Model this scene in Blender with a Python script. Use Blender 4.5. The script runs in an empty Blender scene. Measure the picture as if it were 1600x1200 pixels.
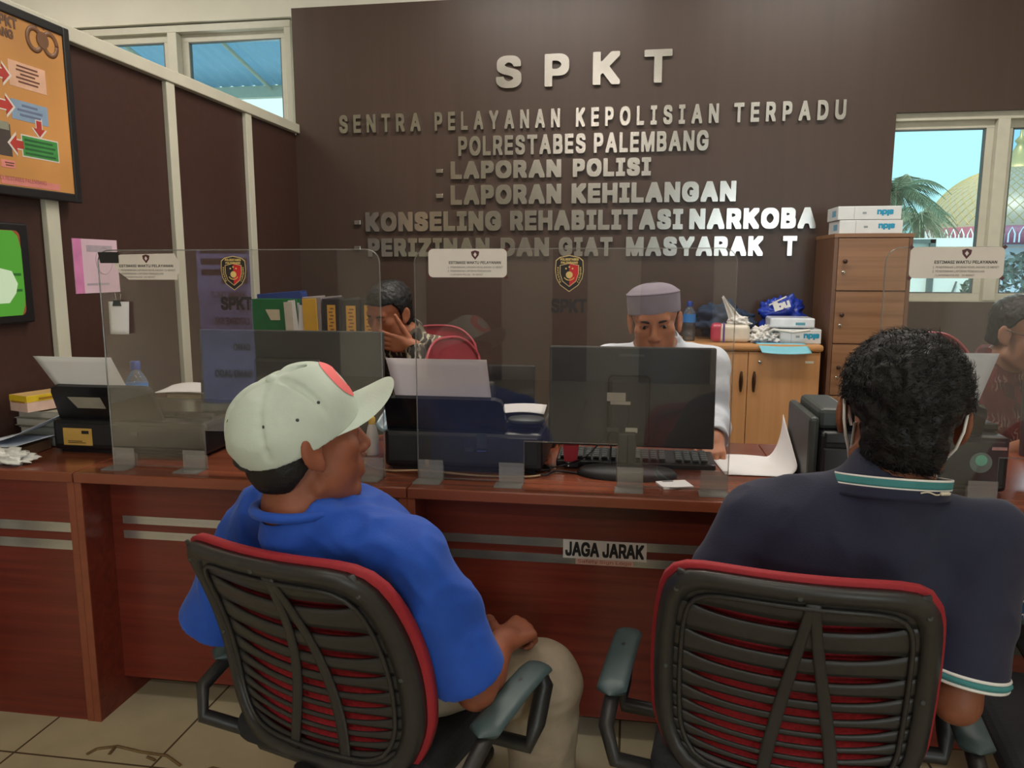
import bpy, bmesh, math, random
import numpy as np
from mathutils import Vector, Matrix, noise as mnoise
random.seed(7); rng = np.random.default_rng(7)
C = bpy.context.scene.collection
PI = math.pi

# ------------------------------------------------------------------ camera
FPX = 1200.0; PITCH = math.atan(182/1200); YAW = math.radians(8.8); EYE = 1.315
cp, sp, cy, sy = math.cos(PITCH), math.sin(PITCH), math.cos(YAW), math.sin(YAW)
cam_d = bpy.data.cameras.new('camera'); cam = bpy.data.objects.new('camera', cam_d); C.objects.link(cam)
cam.location = (0, 0, EYE); cam.rotation_euler = (PI/2 - PITCH, 0, YAW)
cam_d.sensor_fit = 'HORIZONTAL'; cam_d.sensor_width = 36.0; cam_d.lens = 36.0*FPX/1600.0
cam_d.clip_start = 0.05; cam_d.clip_end = 200
bpy.context.scene.camera = cam

# ------------------------------------------------------------------ sky, sun, room light, exposure
sc = bpy.context.scene
vs = sc.view_settings
vs.view_transform = 'Standard'; vs.look = 'None'; vs.gamma = 1.0; vs.use_curve_mapping = False
vs.exposure = 0.15
try:
    sc.cycles.max_bounces = 10; sc.cycles.transparent_max_bounces = 24; sc.cycles.use_denoising = True
    sc.cycles.sample_clamp_indirect = 4.0
except Exception: pass
world = bpy.data.worlds.new('sky'); sc.world = world; world.use_nodes = True
bg = world.node_tree.nodes['Background']; bg.inputs[0].default_value = (0.52, 0.88, 0.95, 1); bg.inputs[1].default_value = 1.15

def lamp(name, kind, loc, energy, color=(1, 1, 1), size=1.0, size_y=None, target=None, spread=None):
    d = bpy.data.lights.new(name, kind); d.energy = energy; d.color = color
    if kind == 'AREA':
        d.size = size
        if size_y: d.shape = 'RECTANGLE'; d.size_y = size_y
        if spread: d.spread = spread
    o = bpy.data.objects.new(name, d); C.objects.link(o); o.location = loc
    if target is not None:
        o.rotation_euler = (Vector(target)-Vector(loc)).to_track_quat('-Z', 'Y').to_euler()
    return o
sun = lamp('sun', 'SUN', (0, -10, 20), 2.6, (1, .95, .86)); sun.data.angle = .02
sun.rotation_euler = Vector((.35, .75, -1.0)).to_track_quat('-Z', 'Y').to_euler()
# ceiling lamps of the room, some of them added (fixtures are modelled with the ceiling)
LAMPS = [(-3.3, 3.3, 24), (-0.6, 3.05, 30), (1.1, 3.05, 26), (-0.4, 0.55, 10), (1.4, 0.4, 9), (-3.4, -1.2, 58), (-0.5, -2.3, 34)]  # partition-room and both rear-hall lamps are added for upper wall, banner, counter front
for i, (lx, ly, en) in enumerate(LAMPS):
    lamp('ceiling_lamp_light', 'AREA', (lx, ly, 3.2), en, (1, .93, .84), 1.2, .32, (lx, ly, 0) if i != 5 else (-3.63, -2.6, .8), None if i != 5 else 1.15)  # added banner lamp is tilted and narrowed so the banner shows in the acrylic
# daylight entering through the glazed openings
lamp('window_daylight', 'AREA', (1.95, 4.36, 1.62), 10, (.78, .93, 1), 1.1, .9, (1.7, 0, 1.2))
lamp('high_window_daylight', 'AREA', (-2.75, 4.52, 2.3), 14, (.8, .93, 1), 1.5, .6, (-1.5, 2.0, 1.9))
lamp('entrance_daylight', 'AREA', (2.05, -4.95, 1.3), 54, (.92, .96, 1), 1.1, 2.3, (-.6, 0, 1.1))

# ------------------------------------------------------------------ pixel rays (photograph treated as 1600 x 1200)
def ray(u, v):
    a = (u-800)/FPX; b = (v-600)/FPX; f = cp-b*sp
    return np.array((a*cy-f*sy, a*sy+f*cy, -(sp+b*cp)))
def at(u, v, X=None, Y=None, Z=None, D=None):
    r = ray(u, v)
    if X is not None: t = X/r[0]
    elif Y is not None: t = Y/r[1]
    elif Z is not None: t = (Z-EYE)/r[2]
    else: t = D
    return np.array((r[0]*t, r[1]*t, EYE+r[2]*t))

# ------------------------------------------------------------------ object helpers
def tag(o, label=None, cat=None, group=None, kind=None):
    if label: o['label'] = label
    if cat: o['category'] = cat
    if group: o['group'] = group
    if kind: o['kind'] = kind
    return o
def thing(name, loc, label, cat, group=None, rz=0.0):
    o = bpy.data.objects.new(name, None); C.objects.link(o); o.empty_display_size = .05
    o.location = loc; o.rotation_euler = (0, 0, rz)
    return tag(o, label, cat, group)
def copy_tree(o, parent=None):
    c = o.copy(); C.objects.link(c)
    if parent is not None: c.parent = parent
    for ch in [x for x in bpy.data.objects if x.parent == o]: copy_tree(ch, c)
    return c
def wloc(o):
    p = Vector((0, 0, 0))
    while o is not None: p = p+o.location; o = o.parent
    return p
def mesh_obj(name, V, F, mats, parent=None, fm=None, smooth=None, world=True, auto=None):
    me = bpy.data.meshes.new(name)
    V = np.asarray(V, dtype=np.float64)
    if world and parent is not None: V = V-np.array(wloc(parent))
    if isinstance(F, np.ndarray) and F.ndim == 2:
        n, k = F.shape
        me.vertices.add(len(V)); me.vertices.foreach_set('co', V.astype(np.float32).ravel())
        me.loops.add(n*k); me.loops.foreach_set('vertex_index', F.astype(np.int32).ravel())
        me.polygons.add(n); me.polygons.foreach_set('loop_start', np.arange(0, n*k, k, dtype=np.int32))
        try: me.polygons.foreach_set('loop_total', np.full(n, k, dtype=np.int32))
        except Exception: pass
        me.update(calc_edges=True)
    else:
        me.from_pydata([tuple(v) for v in V], [], [tuple(int(i) for i in f) for f in F])
    if not isinstance(mats, (list, tuple)): mats = [mats]
    for m in mats: me.materials.append(m)
    n = len(me.polygons)
    if fm is not None: me.polygons.foreach_set('material_index', np.asarray(fm, dtype=np.int32))
    if smooth is True: me.polygons.foreach_set('use_smooth', np.ones(n, dtype=bool))
    elif smooth is not None and smooth is not False: me.polygons.foreach_set('use_smooth', np.asarray(smooth, dtype=bool))
    me.validate(); me.update()
    o = bpy.data.objects.new(name, me); C.objects.link(o)
    if parent is not None: o.parent = parent
    return o

_txt = {}
try:
    import os
    SANS = bpy.data.fonts.load(os.path.join(bpy.utils.system_resource('DATAFILES'), 'fonts', 'Inter.woff2'))      # the sans face Blender itself ships
except Exception: SANS = None
BOLD = .85
def embolden(be, k, h):
    """square dilation of a glyph outline: distance field, minimum filter, contour, triangulation"""
    al = np.array([p for e in be for p in e]); m = int(round(k/h)); mm_ = max(m, 1); lo = al.min(0)-(mm_+3)*h; hi = al.max(0)+(mm_+3)*h; n = np.ceil((hi-lo)/h).astype(int)+1
    X, Y = np.meshgrid(lo[0]+h*np.arange(n[0]), lo[1]+h*np.arange(n[1]), indexing='ij'); D = np.full(X.shape, 9.0); wn = np.zeros(X.shape, int)
    for a, b in be:
        d = b-a; i0 = max(0, int((min(a[0], b[0])-lo[0])/h)-8); i1 = int((max(a[0], b[0])-lo[0])/h)+9; sl = slice(i0, i1)
        x, y = X[sl], Y[sl]; t = np.clip(((x-a[0])*d[0]+(y-a[1])*d[1])/max(d @ d, 1e-12), 0, 1); D[sl] = np.minimum(D[sl], np.hypot(x-a[0]-t*d[0], y-a[1]-t*d[1]))
        if abs(d[1]) > 1e-12:
            x, y = X[:i1], Y[:i1]; c = ((a[1] > y) != (b[1] > y)) & (x < a[0]+d[0]*(y-a[1])/d[1]); wn[:i1] += np.where(c, 1 if d[1] > 0 else -1, 0)
    f = np.where(wn != 0, -D, D); f = np.where(np.abs(f) < 1e-7, 1e-7, f)
    for ax in ((0, 1) if m else ()): f = np.min(np.stack([np.roll(f, s, ax) for s in range(-m, m+1)]), 0)
    seg = {}
    def E(i, j, e):                                     # crossing on a cell edge, keyed by the edge
        (i0, j0), (i1, j1) = {0: ((i, j), (i+1, j)), 1: ((i+1, j), (i+1, j+1)), 2: ((i, j+1), (i+1, j+1)), 3: ((i, j), (i, j+1))}[e]
        t = f[i0, j0]/(f[i0, j0]-f[i1, j1]); key = (i0, j0, i1, j1); P[key] = (lo[0]+h*(i0+t*(i1-i0)), lo[1]+h*(j0+t*(j1-j0))); return key
    P = {}; s = f < 0; act = np.argwhere((s[:-1, :-1].astype(int)+s[1:, :-1]+s[1:, 1:]+s[:-1, 1:]) % 4 != 0)
    T = {1: [(3, 0)], 2: [(0, 1)], 3: [(3, 1)], 4: [(1, 2)], 5: [(3, 0), (1, 2)], 6: [(0, 2)], 7: [(3, 2)], 8: [(2, 3)], 9: [(2, 0)], 10: [(0, 1), (2, 3)], 11: [(2, 1)], 12: [(1, 3)], 13: [(1, 0)], 14: [(0, 3)]}
    for i, j in act:
        for a, b in T[int(s[i, j])+2*int(s[i+1, j])+4*int(s[i+1, j+1])+8*int(s[i, j+1])]: seg[E(i, j, a)] = E(i, j, b)
    loops = []
    while seg:
        k0 = next(iter(seg)); L = []; c = k0
        while c in seg: nx_ = seg.pop(c); L.append(P[c]); c = nx_
        L = np.array(L); keep = [L[0]]                   # drop points that lie on straight runs
        for q in range(1, len(L)):
            a, b, c2 = keep[-1], L[q], L[(q+1) % len(L)]; u = b-a; w = c2-b
            if abs(u[0]*w[1]-u[1]*w[0]) > 1e-3*h or u @ w < 0: keep.append(b)
        if len(keep) > 2: loops.append(keep)
    from mathutils.geometry import tessellate_polygon
    area = lambda L: sum(L[i][0]*L[(i+1) % len(L)][1]-L[(i+1) % len(L)][0]*L[i][1] for i in range(len(L)))
    ar = [area(L) for L in loops]; sg = 1 if ar[int(np.argmax(np.abs(ar)))] > 0 else -1
    outer = [L for L, a in zip(loops, ar) if a*sg > 0]; bb = [(np.min(L, 0), np.max(L, 0)) for L in outer]; grp = [[L] for L in outer]
    for L, a in zip(loops, ar):
        if a*sg > 0: continue
        c = np.mean(L, 0); ok = [i for i in range(len(outer)) if np.all(c > bb[i][0]) and np.all(c < bb[i][1])]
        if ok: grp[min(ok, key=lambda i: abs(area(outer[i])))].append(L)
    flat, out = [], []
    for G_ in grp:
        base = len(flat); flat += [p for L in G_ for p in L]
        for t in tessellate_polygon([[Vector((p[0], p[1], 0)) for p in L] for L in G_]):
            t = [q+base for q in t]; a, b, c = (flat[q] for q in t); cr = (b[0]-a[0])*(c[1]-a[1])-(b[1]-a[1])*(c[0]-a[0])
            out.append(tuple(t) if cr > 0 else tuple(reversed(t)))
    return np.array(flat), out
def text_raw(s, bold, res=2):
    key = (s, bold, res)
    if key in _txt: return _txt[key]
    cu = bpy.data.curves.new('t', 'FONT'); cu.body = s; cu.size = 1.0; cu.offset = bold if SANS is None else 0.0; cu.resolution_u = res
    if SANS is not None: cu.font = SANS
    o = bpy.data.objects.new('t', cu); C.objects.link(o)
    dg = bpy.context.evaluated_depsgraph_get(); dg.update()
    if SANS is not None:
        be = []
        for sp_ in o.to_curve(dg).splines:                     # raw glyph contours (they may overlap)
            if sp_.type == 'BEZIER':
                B = sp_.bezier_points; pts = []
                for i in range(len(B)):
                    a, b = B[i], B[(i+1) % len(B)]; p = [np.array(q[:2]) for q in (a.co, a.handle_right, b.handle_left, b.co)]
                    for t in np.linspace(0, 1, res+2)[:-1]: pts.append((1-t)**3*p[0]+3*(1-t)**2*t*p[1]+3*(1-t)*t*t*p[2]+t**3*p[3])
            else: pts = [np.array(q.co[:2]) for q in sp_.points]
            be += [(pts[i], pts[(i+1) % len(pts)]) for i in range(len(pts))]
        o.to_curve_clear(); bpy.data.objects.remove(o); bpy.data.curves.remove(cu)
        _txt[key] = embolden(be, bold*BOLD, .016 if bold > .001 else .03)
        return _txt[key]
    me = bpy.data.meshes.new_from_object(o.evaluated_get(dg))
    V = np.array([v.co[:2] for v in me.vertices]); F = [tuple(p.vertices) for p in me.polygons]
    bpy.data.objects.remove(o); bpy.data.curves.remove(cu); bpy.data.meshes.remove(me)
    _txt[key] = (V, F)
    return V, F

class MB:
    def __init__(self): self.v = []; self.f = []; self.m = []; self.s = []
    def add(self, V, F, m=0, s=False):
        b = len(self.v); self.v.extend([tuple(float(c) for c in p) for p in V])
        for f in F: self.f.append(tuple(int(i)+b for i in f)); self.m.append(m); self.s.append(s)
        return self
    def box(self, c, size, rot=None, bev=0.0, m=0, seg=2):
        bm = bmesh.new(); bmesh.ops.create_cube(bm, size=1.0)
        for v in bm.verts: v.co = Vector((v.co.x*size[0], v.co.y*size[1], v.co.z*size[2]))
        if bev > 0: bmesh.ops.bevel(bm, geom=list(bm.edges), offset=min(bev, min(size)*.49), segments=seg, affect='EDGES', profile=.5)
        R = rot.to_3x3() if rot is not None else Matrix.Identity(3)
        c = Vector(c)
        self.add([R @ v.co+c for v in bm.verts], [[v.index for v in f.verts] for f in bm.faces], m, False)
        bm.free(); return self
    def bb(self, lo, hi, bev=0.0, m=0):
        return self.box([(a+b)/2 for a, b in zip(lo, hi)], [abs(b-a) for a, b in zip(lo, hi)], None, bev, m)
    def tube(self, pts, r, seg=10, m=0, caps=True, s=True):
        P = [np.array(p, float) for p in pts]; n = len(P)
        rs = r if isinstance(r, (list, tuple, np.ndarray)) else [r]*n
        V = []; up = np.array((0, 0, 1.0)); prev = None
        for i in range(n):
            t = P[min(i+1, n-1)]-P[max(i-1, 0)]; t = t/(np.linalg.norm(t)+1e-9)
            if prev is None:
                a = np.cross(t, up)
                if np.linalg.norm(a) < .05: a = np.cross(t, (1.0, 0, 0))
            else: a = prev-t*np.dot(prev, t)
            a = a/(np.linalg.norm(a)+1e-9); prev = a; b = np.cross(t, a)
            for k in range(seg):
                w = 2*PI*k/seg; V.append(P[i]+rs[i]*(math.cos(w)*a+math.sin(w)*b))
        F = []
        for i in range(n-1):
            for k in range(seg):
                k2 = (k+1) % seg; F.append((i*seg+k, i*seg+k2, (i+1)*seg+k2, (i+1)*seg+k))
        self.add(V, F, m, s)
        if caps:
            self.add(V[:seg], [tuple(range(seg-1, -1, -1))], m, False); self.add(V[-seg:], [tuple(range(seg))], m, False)
        return self
    def cyl(self, a, b, r, seg=20, m=0, r2=None): return self.tube([a, b], [r, r if r2 is None else r2], seg, m)
    def lathe(self, prof, c=(0, 0, 0), seg=24, m=0, R=None, s=True, sx=1.0, sy_=1.0):
        V = []; c = np.array(c, float)
        for (r, z) in prof:
            for k in range(seg):
                w = 2*PI*k/seg; p = np.array((r*math.cos(w)*sx, r*math.sin(w)*sy_, z))
                if R is not None: p = np.array(R @ Vector(p))
                V.append(c+p)
        F = []
        for i in range(len(prof)-1):
            for k in range(seg):
                k2 = (k+1) % seg; F.append((i*seg+k, i*seg+k2, (i+1)*seg+k2, (i+1)*seg+k))
        self.add(V, F, m, s)
        for i, rev in ((0, True), (len(prof)-1, False)):
            if prof[i][0] > 1e-4:
                ids = list(range(i*seg, (i+1)*seg)); self.add([V[j] for j in ids], [tuple(range(seg-1, -1, -1)) if rev else tuple(range(seg))], m, False)
        return self
    def prism(self, poly, o, xd, yd, depth, m=0, s=False):
        o = np.array(o, float); xd = np.array(xd, float); yd = np.array(yd, float); n = np.cross(xd, yd); n /= np.linalg.norm(n)
        k = len(poly); A = [o+p[0]*xd+p[1]*yd for p in poly]; B = [a+n*depth for a in A]
        F = [tuple(range(k-1, -1, -1)), tuple(range(k, 2*k))]+[(i, (i+1) % k, (i+1) % k+k, i+k) for i in range(k)]
        return self.add(A+B, F, m, s)
    def grid(self, fn, nu, nv, thick=0.0, m=0, s=True):
        P = np.array([[fn(i/nu, j/nv) for j in range(nv+1)] for i in range(nu+1)], float)
        du = np.gradient(P, axis=0); dv = np.gradient(P, axis=1); N = np.cross(du, dv); N /= (np.linalg.norm(N, axis=2, keepdims=True)+1e-9)
        idx = lambda i, j: i*(nv+1)+j
        F = [(idx(i, j), idx(i+1, j), idx(i+1, j+1), idx(i, j+1)) for i in range(nu) for j in range(nv)]
        if thick <= 0: return self.add(P.reshape(-1, 3), F, m, s)
        n0 = (nu+1)*(nv+1); Q = P-N*thick
        self.add(np.vstack([P.reshape(-1, 3), Q.reshape(-1, 3)]), F+[tuple(x+n0 for x in reversed(f)) for f in F]
                 + [(idx(i, 0), idx(i, 0)+n0, idx(i+1, 0)+n0, idx(i+1, 0)) for i in range(nu)]
                 + [(idx(i+1, nv), idx(i+1, nv)+n0, idx(i, nv)+n0, idx(i, nv)) for i in range(nu)]
                 + [(idx(0, j+1), idx(0, j+1)+n0, idx(0, j)+n0, idx(0, j)) for j in range(nv)]
                 + [(idx(nu, j), idx(nu, j)+n0, idx(nu, j+1)+n0, idx(nu, j+1)) for j in range(nv)], m, s)
        return self
    def text(self, s, o, xd, yd, w=None, h=1.0, depth=0.001, bold=0.02, m=0, align='L', cond=1.0, res=2):
        V, F = text_raw(s, bold, res)
        lo, hi = V.min(0), V.max(0); sz = hi-lo
        k = h/sz[1]; wx = w if w is not None else sz[0]*k*cond
        ox = {'L': 0, 'C': -wx/2, 'R': -wx}[align]
        o = np.array(o, float); xd = np.array(xd, float); yd = np.array(yd, float); n = np.cross(xd, yd); n /= np.linalg.norm(n)
        Q = (V-lo)*np.array((wx/sz[0], k))
        A = [o+(q[0]+ox)*xd+q[1]*yd+n*depth for q in Q]
        self.add(A, F, m)
        from collections import Counter
        ed = Counter()
        for f in F:
            for i in range(len(f)): ed[(f[i], f[(i+1) % len(f)])] += 1
        be = [e for e in ed if (e[1], e[0]) not in ed]
        if depth > 5e-4:
            B = [o+(q[0]+ox)*xd+q[1]*yd for q in Q]; n0 = len(A)
            self.add(A+B, [(a, a+n0, b+n0, b) for a, b in be], m)
        return self
    def build(self, name, mats, parent=None, world=True):
        return mesh_obj(name, self.v, self.f, mats, parent, self.m, self.s, world)

def rrect(w, h, r, n=5, x0=0, y0=0):
    out = []
    for cx_, cy_, a0 in ((w-r, h-r, 0), (r, h-r, 90), (r, r, 180), (w-r, r, 270)):
        for k in range(n+1):
            a = math.radians(a0+90*k/n); out.append((x0+cx_+r*math.cos(a), y0+cy_+r*math.sin(a)))
    return out
def Rz(a): return Matrix.Rotation(a, 3, 'Z')
def Rx(a): return Matrix.Rotation(a, 3, 'X')
def Ry(a): return Matrix.Rotation(a, 3, 'Y')

# ------------------------------------------------------------------ procedural materials
def srgb(r, g, b):
    f = lambda c: (c/255/12.92) if c/255 <= .04045 else ((c/255+.055)/1.055)**2.4
    return (f(r), f(g), f(b), 1)
_mats = {}
def mat(name, col, rough=.6, metal=0.0, var=.12, scale=18.0, bump=0.0, stretch=(1, 1, 1), spec=.5, sheen=0.0, bscale=None, sss=0.0, coat=0.0):
    if name in _mats: return _mats[name]
    m = bpy.data.materials.new(name); m.use_nodes = True; nt = m.node_tree; b = nt.nodes['Principled BSDF']
    b.inputs['Roughness'].default_value = rough; b.inputs['Metallic'].default_value = metal
    b.inputs['Specular IOR Level'].default_value = spec
    if sheen: b.inputs['Sheen Weight'].default_value = sheen
    if coat: b.inputs['Coat Weight'].default_value = coat; b.inputs['Coat Roughness'].default_value = .15
    if sss:
        b.inputs['Subsurface Weight'].default_value = sss; b.inputs['Subsurface Radius'].default_value = (.01, .004, .002); b.inputs['Subsurface Scale'].default_value = .5
    tc = nt.nodes.new('ShaderNodeTexCoord'); mp = nt.nodes.new('ShaderNodeMapping'); mp.inputs['Scale'].default_value = stretch
    nz = nt.nodes.new('ShaderNodeTexNoise'); nz.inputs['Scale'].default_value = scale; nz.inputs['Detail'].default_value = 4
    nt.links.new(tc.outputs['Object'], mp.inputs[0]); nt.links.new(mp.outputs[0], nz.inputs['Vector'])
    rp = nt.nodes.new('ShaderNodeValToRGB'); c = np.array(col[:3])
    rp.color_ramp.elements[0].position = .3; rp.color_ramp.elements[1].position = .7
    rp.color_ramp.elements[0].color = (*np.clip(c*(1-var), 0, 1), 1); rp.color_ramp.elements[1].color = (*np.clip(c*(1+var), 0, 1), 1)
    nt.links.new(nz.outputs['Fac'], rp.inputs[0]); nt.links.new(rp.outputs[0], b.inputs['Base Color'])
    if bump:
        bp = nt.nodes.new('ShaderNodeBump'); bp.inputs['Strength'].default_value = bump; bp.inputs['Distance'].default_value = .004
        if bscale:
            n2 = nt.nodes.new('ShaderNodeTexNoise'); n2.inputs['Scale'].default_value = bscale; n2.inputs['Detail'].default_value = 3
            nt.links.new(mp.outputs[0], n2.inputs['Vector']); nt.links.new(n2.outputs['Fac'], bp.inputs['Height'])
        else: nt.links.new(nz.outputs['Fac'], bp.inputs['Height'])
        nt.links.new(bp.outputs[0], b.inputs['Normal'])
    _mats[name] = m
    return m
def wood(name, c1, c2, axis='X', rough=.35, scale=3.0, streak=26.0, spec=.5, coat=0.0):
    if name in _mats: return _mats[name]
    st = {'X': (.5, streak/3, streak/3), 'Z': (streak/3, streak/3, .5), 'Y': (streak/3, .5, streak/3)}[axis]
    m = mat(name, c1, rough, stretch=st, scale=scale, spec=spec, coat=coat)
    rp = [n for n in m.node_tree.nodes if n.type == 'VALTORGB'][0]
    rp.color_ramp.elements[0].color = c1; rp.color_ramp.elements[1].color = c2
    nz = [n for n in m.node_tree.nodes if n.type == 'TEX_NOISE'][0]; nz.inputs['Detail'].default_value = 7; nz.inputs['Distortion'].default_value = .6
    return m
def emis(name, col, st):
    m = bpy.data.materials.new(name); m.use_nodes = True; b = m.node_tree.nodes['Principled BSDF']
    b.inputs['Base Color'].default_value = col; b.inputs['Emission Color'].default_value = col; b.inputs['Emission Strength'].default_value = st
    return m
def clear(name, tint=(.97, .98, .98, 1), rough=0.0, haze=.03, hazecol=(.8, .8, .8, 1), ior=1.49):
    m = bpy.data.materials.new(name); m.use_nodes = True; nt = m.node_tree; nt.nodes.clear()
    out = nt.nodes.new('ShaderNodeOutputMaterial'); tr = nt.nodes.new('ShaderNodeBsdfTransparent'); tr.inputs[0].default_value = tint
    gl = nt.nodes.new('ShaderNodeBsdfGlossy'); gl.inputs['Roughness'].default_value = rough
    fr = nt.nodes.new('ShaderNodeFresnel'); fr.inputs[0].default_value = ior
    mx = nt.nodes.new('ShaderNodeMixShader'); nt.links.new(fr.outputs[0], mx.inputs[0]); nt.links.new(tr.outputs[0], mx.inputs[1]); nt.links.new(gl.outputs[0], mx.inputs[2])
    df = nt.nodes.new('ShaderNodeBsdfDiffuse'); df.inputs[0].default_value = hazecol
    m2 = nt.nodes.new('ShaderNodeMixShader'); m2.inputs[0].default_value = haze
    nt.links.new(mx.outputs[0], m2.inputs[1]); nt.links.new(df.outputs[0], m2.inputs[2]); nt.links.new(m2.outputs[0], out.inputs[0])
    return m
def add_bricks(m, bw, bh, mortar, mcol):       # tile joints laid over a floor material
    nt = m.node_tree; b = nt.nodes['Principled BSDF']; rp = [n for n in nt.nodes if n.type == 'VALTORGB'][0]
    br = nt.nodes.new('ShaderNodeTexBrick'); br.offset = 0.0; br.inputs['Scale'].default_value = 1.0
    br.inputs['Brick Width'].default_value = bw; br.inputs['Row Height'].default_value = bh; br.inputs['Mortar Size'].default_value = mortar
    br.inputs['Mortar'].default_value = mcol
    tc = nt.nodes.new('ShaderNodeTexCoord'); nt.links.new(tc.outputs['Object'], br.inputs['Vector'])
    nt.links.new(rp.outputs[0], br.inputs['Color1']); nt.links.new(rp.outputs[0], br.inputs['Color2']); nt.links.new(br.outputs['Color'], b.inputs['Base Color'])

M = {}
M['brown_wall'] = wood('brown_laminate', srgb(70, 54, 46), srgb(75, 58, 50), 'Z', .38, 2.2, 24, .45)
M['partition'] = wood('partition_laminate', srgb(66, 44, 38), srgb(72, 48, 42), 'X', .45, 2.2, 40, .3)
M['cream_post'] = mat('cream_paint', srgb(206, 202, 184), .45, var=.05, scale=6)
M['white_wall'] = mat('white_plaster', srgb(226, 222, 208), .8, var=.03, scale=4, bump=.05)
M['floor'] = mat('cream_tile', srgb(188, 176, 146), .25, var=.10, scale=5)
add_bricks(M['floor'], .41, .41, .0035, srgb(90, 78, 60))
M['counter'] = wood('cherry_laminate', srgb(96, 36, 27), srgb(122, 50, 36), 'X', .30, 3.2, 44, .5)
M['counter_edge'] = wood('cherry_edging', srgb(128, 66, 44), srgb(142, 76, 52), 'X', .35, 3, 20)
M['counter_top'] = wood('cherry_top', srgb(112, 58, 40), srgb(136, 76, 54), 'X', .22, 3.0, 36, .5)
M['strip'] = mat('brushed_strip', srgb(190, 190, 188), .25, .85, var=.08, scale=9, stretch=(.4, 8, 8))
M['steel'] = mat('polished_steel_letter', srgb(194, 190, 184), .23, 1.0, var=.05, scale=14)
M['alu'] = mat('window_profile', srgb(205, 202, 186), .4, 0, var=.04)
M['alu_dark'] = mat('window_gasket', srgb(96, 104, 104), .5, 0, var=.04)
M['glass'] = clear('window_glass', (.90, .99, .99, 1), 0, .0)
M['glass_blue'] = clear('window_glass_blue', (.70, .86, .98, 1), 0, .0)
M['acrylic'] = clear('acrylic_sheet', (.97, .965, .96, 1), .0, .014, (.75, .70, .70, 1))
M['acrylic_edge'] = clear('acrylic_edge', (.86, .86, .84, 1), .05, .16, (.8, .78, .74, 1))
M['acrylic_foot'] = clear('acrylic_foot', (.88, .86, .84, 1), .05, .14, (.8, .78, .74, 1))
M['black'] = mat('black_plastic', srgb(26, 25, 27), .38, var=.15, scale=30)
M['black_gloss'] = mat('black_gloss_plastic', srgb(20, 20, 23), .16, var=.1)
M['black_matte'] = mat('black_matte_plastic', srgb(34, 33, 34), .6, var=.15, scale=40, bump=.05)
M['grey_dark'] = mat('charcoal_plastic', srgb(58, 62, 60), .45, var=.1)
M['paper'] = mat('white_paper', srgb(226, 222, 222), .75, var=.02, scale=9)
M['paper_pink'] = mat('pale_pink_paper', srgb(222, 208, 208), .75, var=.02, scale=9)
M['white_plastic'] = mat('white_plastic', srgb(228, 226, 222), .35, var=.03)
M['ink'] = mat('printed_black', srgb(30, 27, 28), .6, var=.05)
M['sticker'] = mat('white_sticker', srgb(226, 216, 206), .5, var=.03)
# ================================================================== THE SETTING
def struct(name, mb, m, parent=None):
    o = mb.build(name, m, parent)
    if parent is None: o['kind'] = 'structure'
    return o
WY = 4.40                                                     # front of the brown back wall
fl = MB().bb((-5, -5, -.1), (3.1, 4.7, 0)).build('floor', M['floor']); fl['kind'] = 'structure'
sh = Vector((-1.235, 1.70, 0))
for v in fl.data.vertices: v.co -= sh
fl.location = sh
struct('ceiling', MB().bb((-5.1, -5.1, 3.3), (3.2, 4.9, 3.45)), M['white_wall'])
# plaster shell: the rear part of the hall, the outer walls and the wall behind the brown panelling
W0, W1 = 4.50, 4.68
mb = MB()
mb.bb((-5.1, W0, 0), (-3.55, W1, 3.3)).bb((-3.55, W0, 0), (-2.0, W1, 1.75)).bb((-3.55, W0, 2.765), (-2.0, W1, 3.3))
mb.bb((-2.0, W0, 0), (1.25, W1, 3.3)).bb((1.25, W0, 0), (2.75, W1, 1.10)).bb((1.25, W0, 2.14), (2.75, W1, 3.3)).bb((2.75, W0, 0), (3.2, W1, 3.3))
struct('wall_back', mb, M['white_wall'])
mb = MB()
mb.bb((-1.985, WY, 0), (1.335, W0-.002, 2.08)).bb((-1.955, WY, 2.08), (1.335, W0-.002, 2.775)).bb((1.335, WY, 0), (2.70, W0-.002, 1.135)).bb((1.335, WY, 2.108), (2.70, W0-.002, 2.775)).bb((2.70, WY, 0), (3.08, W0-.002, 2.775))
struct('wall_panelling', mb, M['brown_wall'])
struct('wall_right', MB().bb((3.1, -5.1, 0), (3.2, W0, 3.3)), M['white_wall'])
struct('wall_left', MB().bb((-5.1, -5.1, 0), (-5.0, W0, 3.3)), M['white_wall'])
mb = MB().bb((-5, -5.1, 0), (1.45, -5, 3.3)).bb((2.65, -5.1, 0), (3.1, -5, 3.3)).bb((1.45, -5.1, 2.5), (2.65, -5, 3.3))
struct('wall_rear', mb, M['white_wall'])
for k, (a_, b_) in enumerate(((-4.6, -3.5), (-2.4, -1.5), (-.9, -.5), (.1, .9))):
    struct('trim_%d' % (k+6), MB().bb((a_, -5.0, 0), (b_, -4.96, 3.0), .004), M['partition'])  # unseen dark boards, added for the steel letters to reflect
# glazed entrance in the rear wall
d = MB()
for x0 in (1.45, 2.59): d.bb((x0, -5.08, 0), (x0+.06, -5.02, 2.5))
d.bb((1.45, -5.08, 2.44), (2.65, -5.02, 2.5)).bb((1.45, -5.08, 0), (2.65, -5.02, .08))
dr = struct('door_1', d, M['alu'])
MB().bb((1.51, -5.055, .08), (2.59, -5.045, 2.44)).build('pane', M['glass'], dr)
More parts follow.
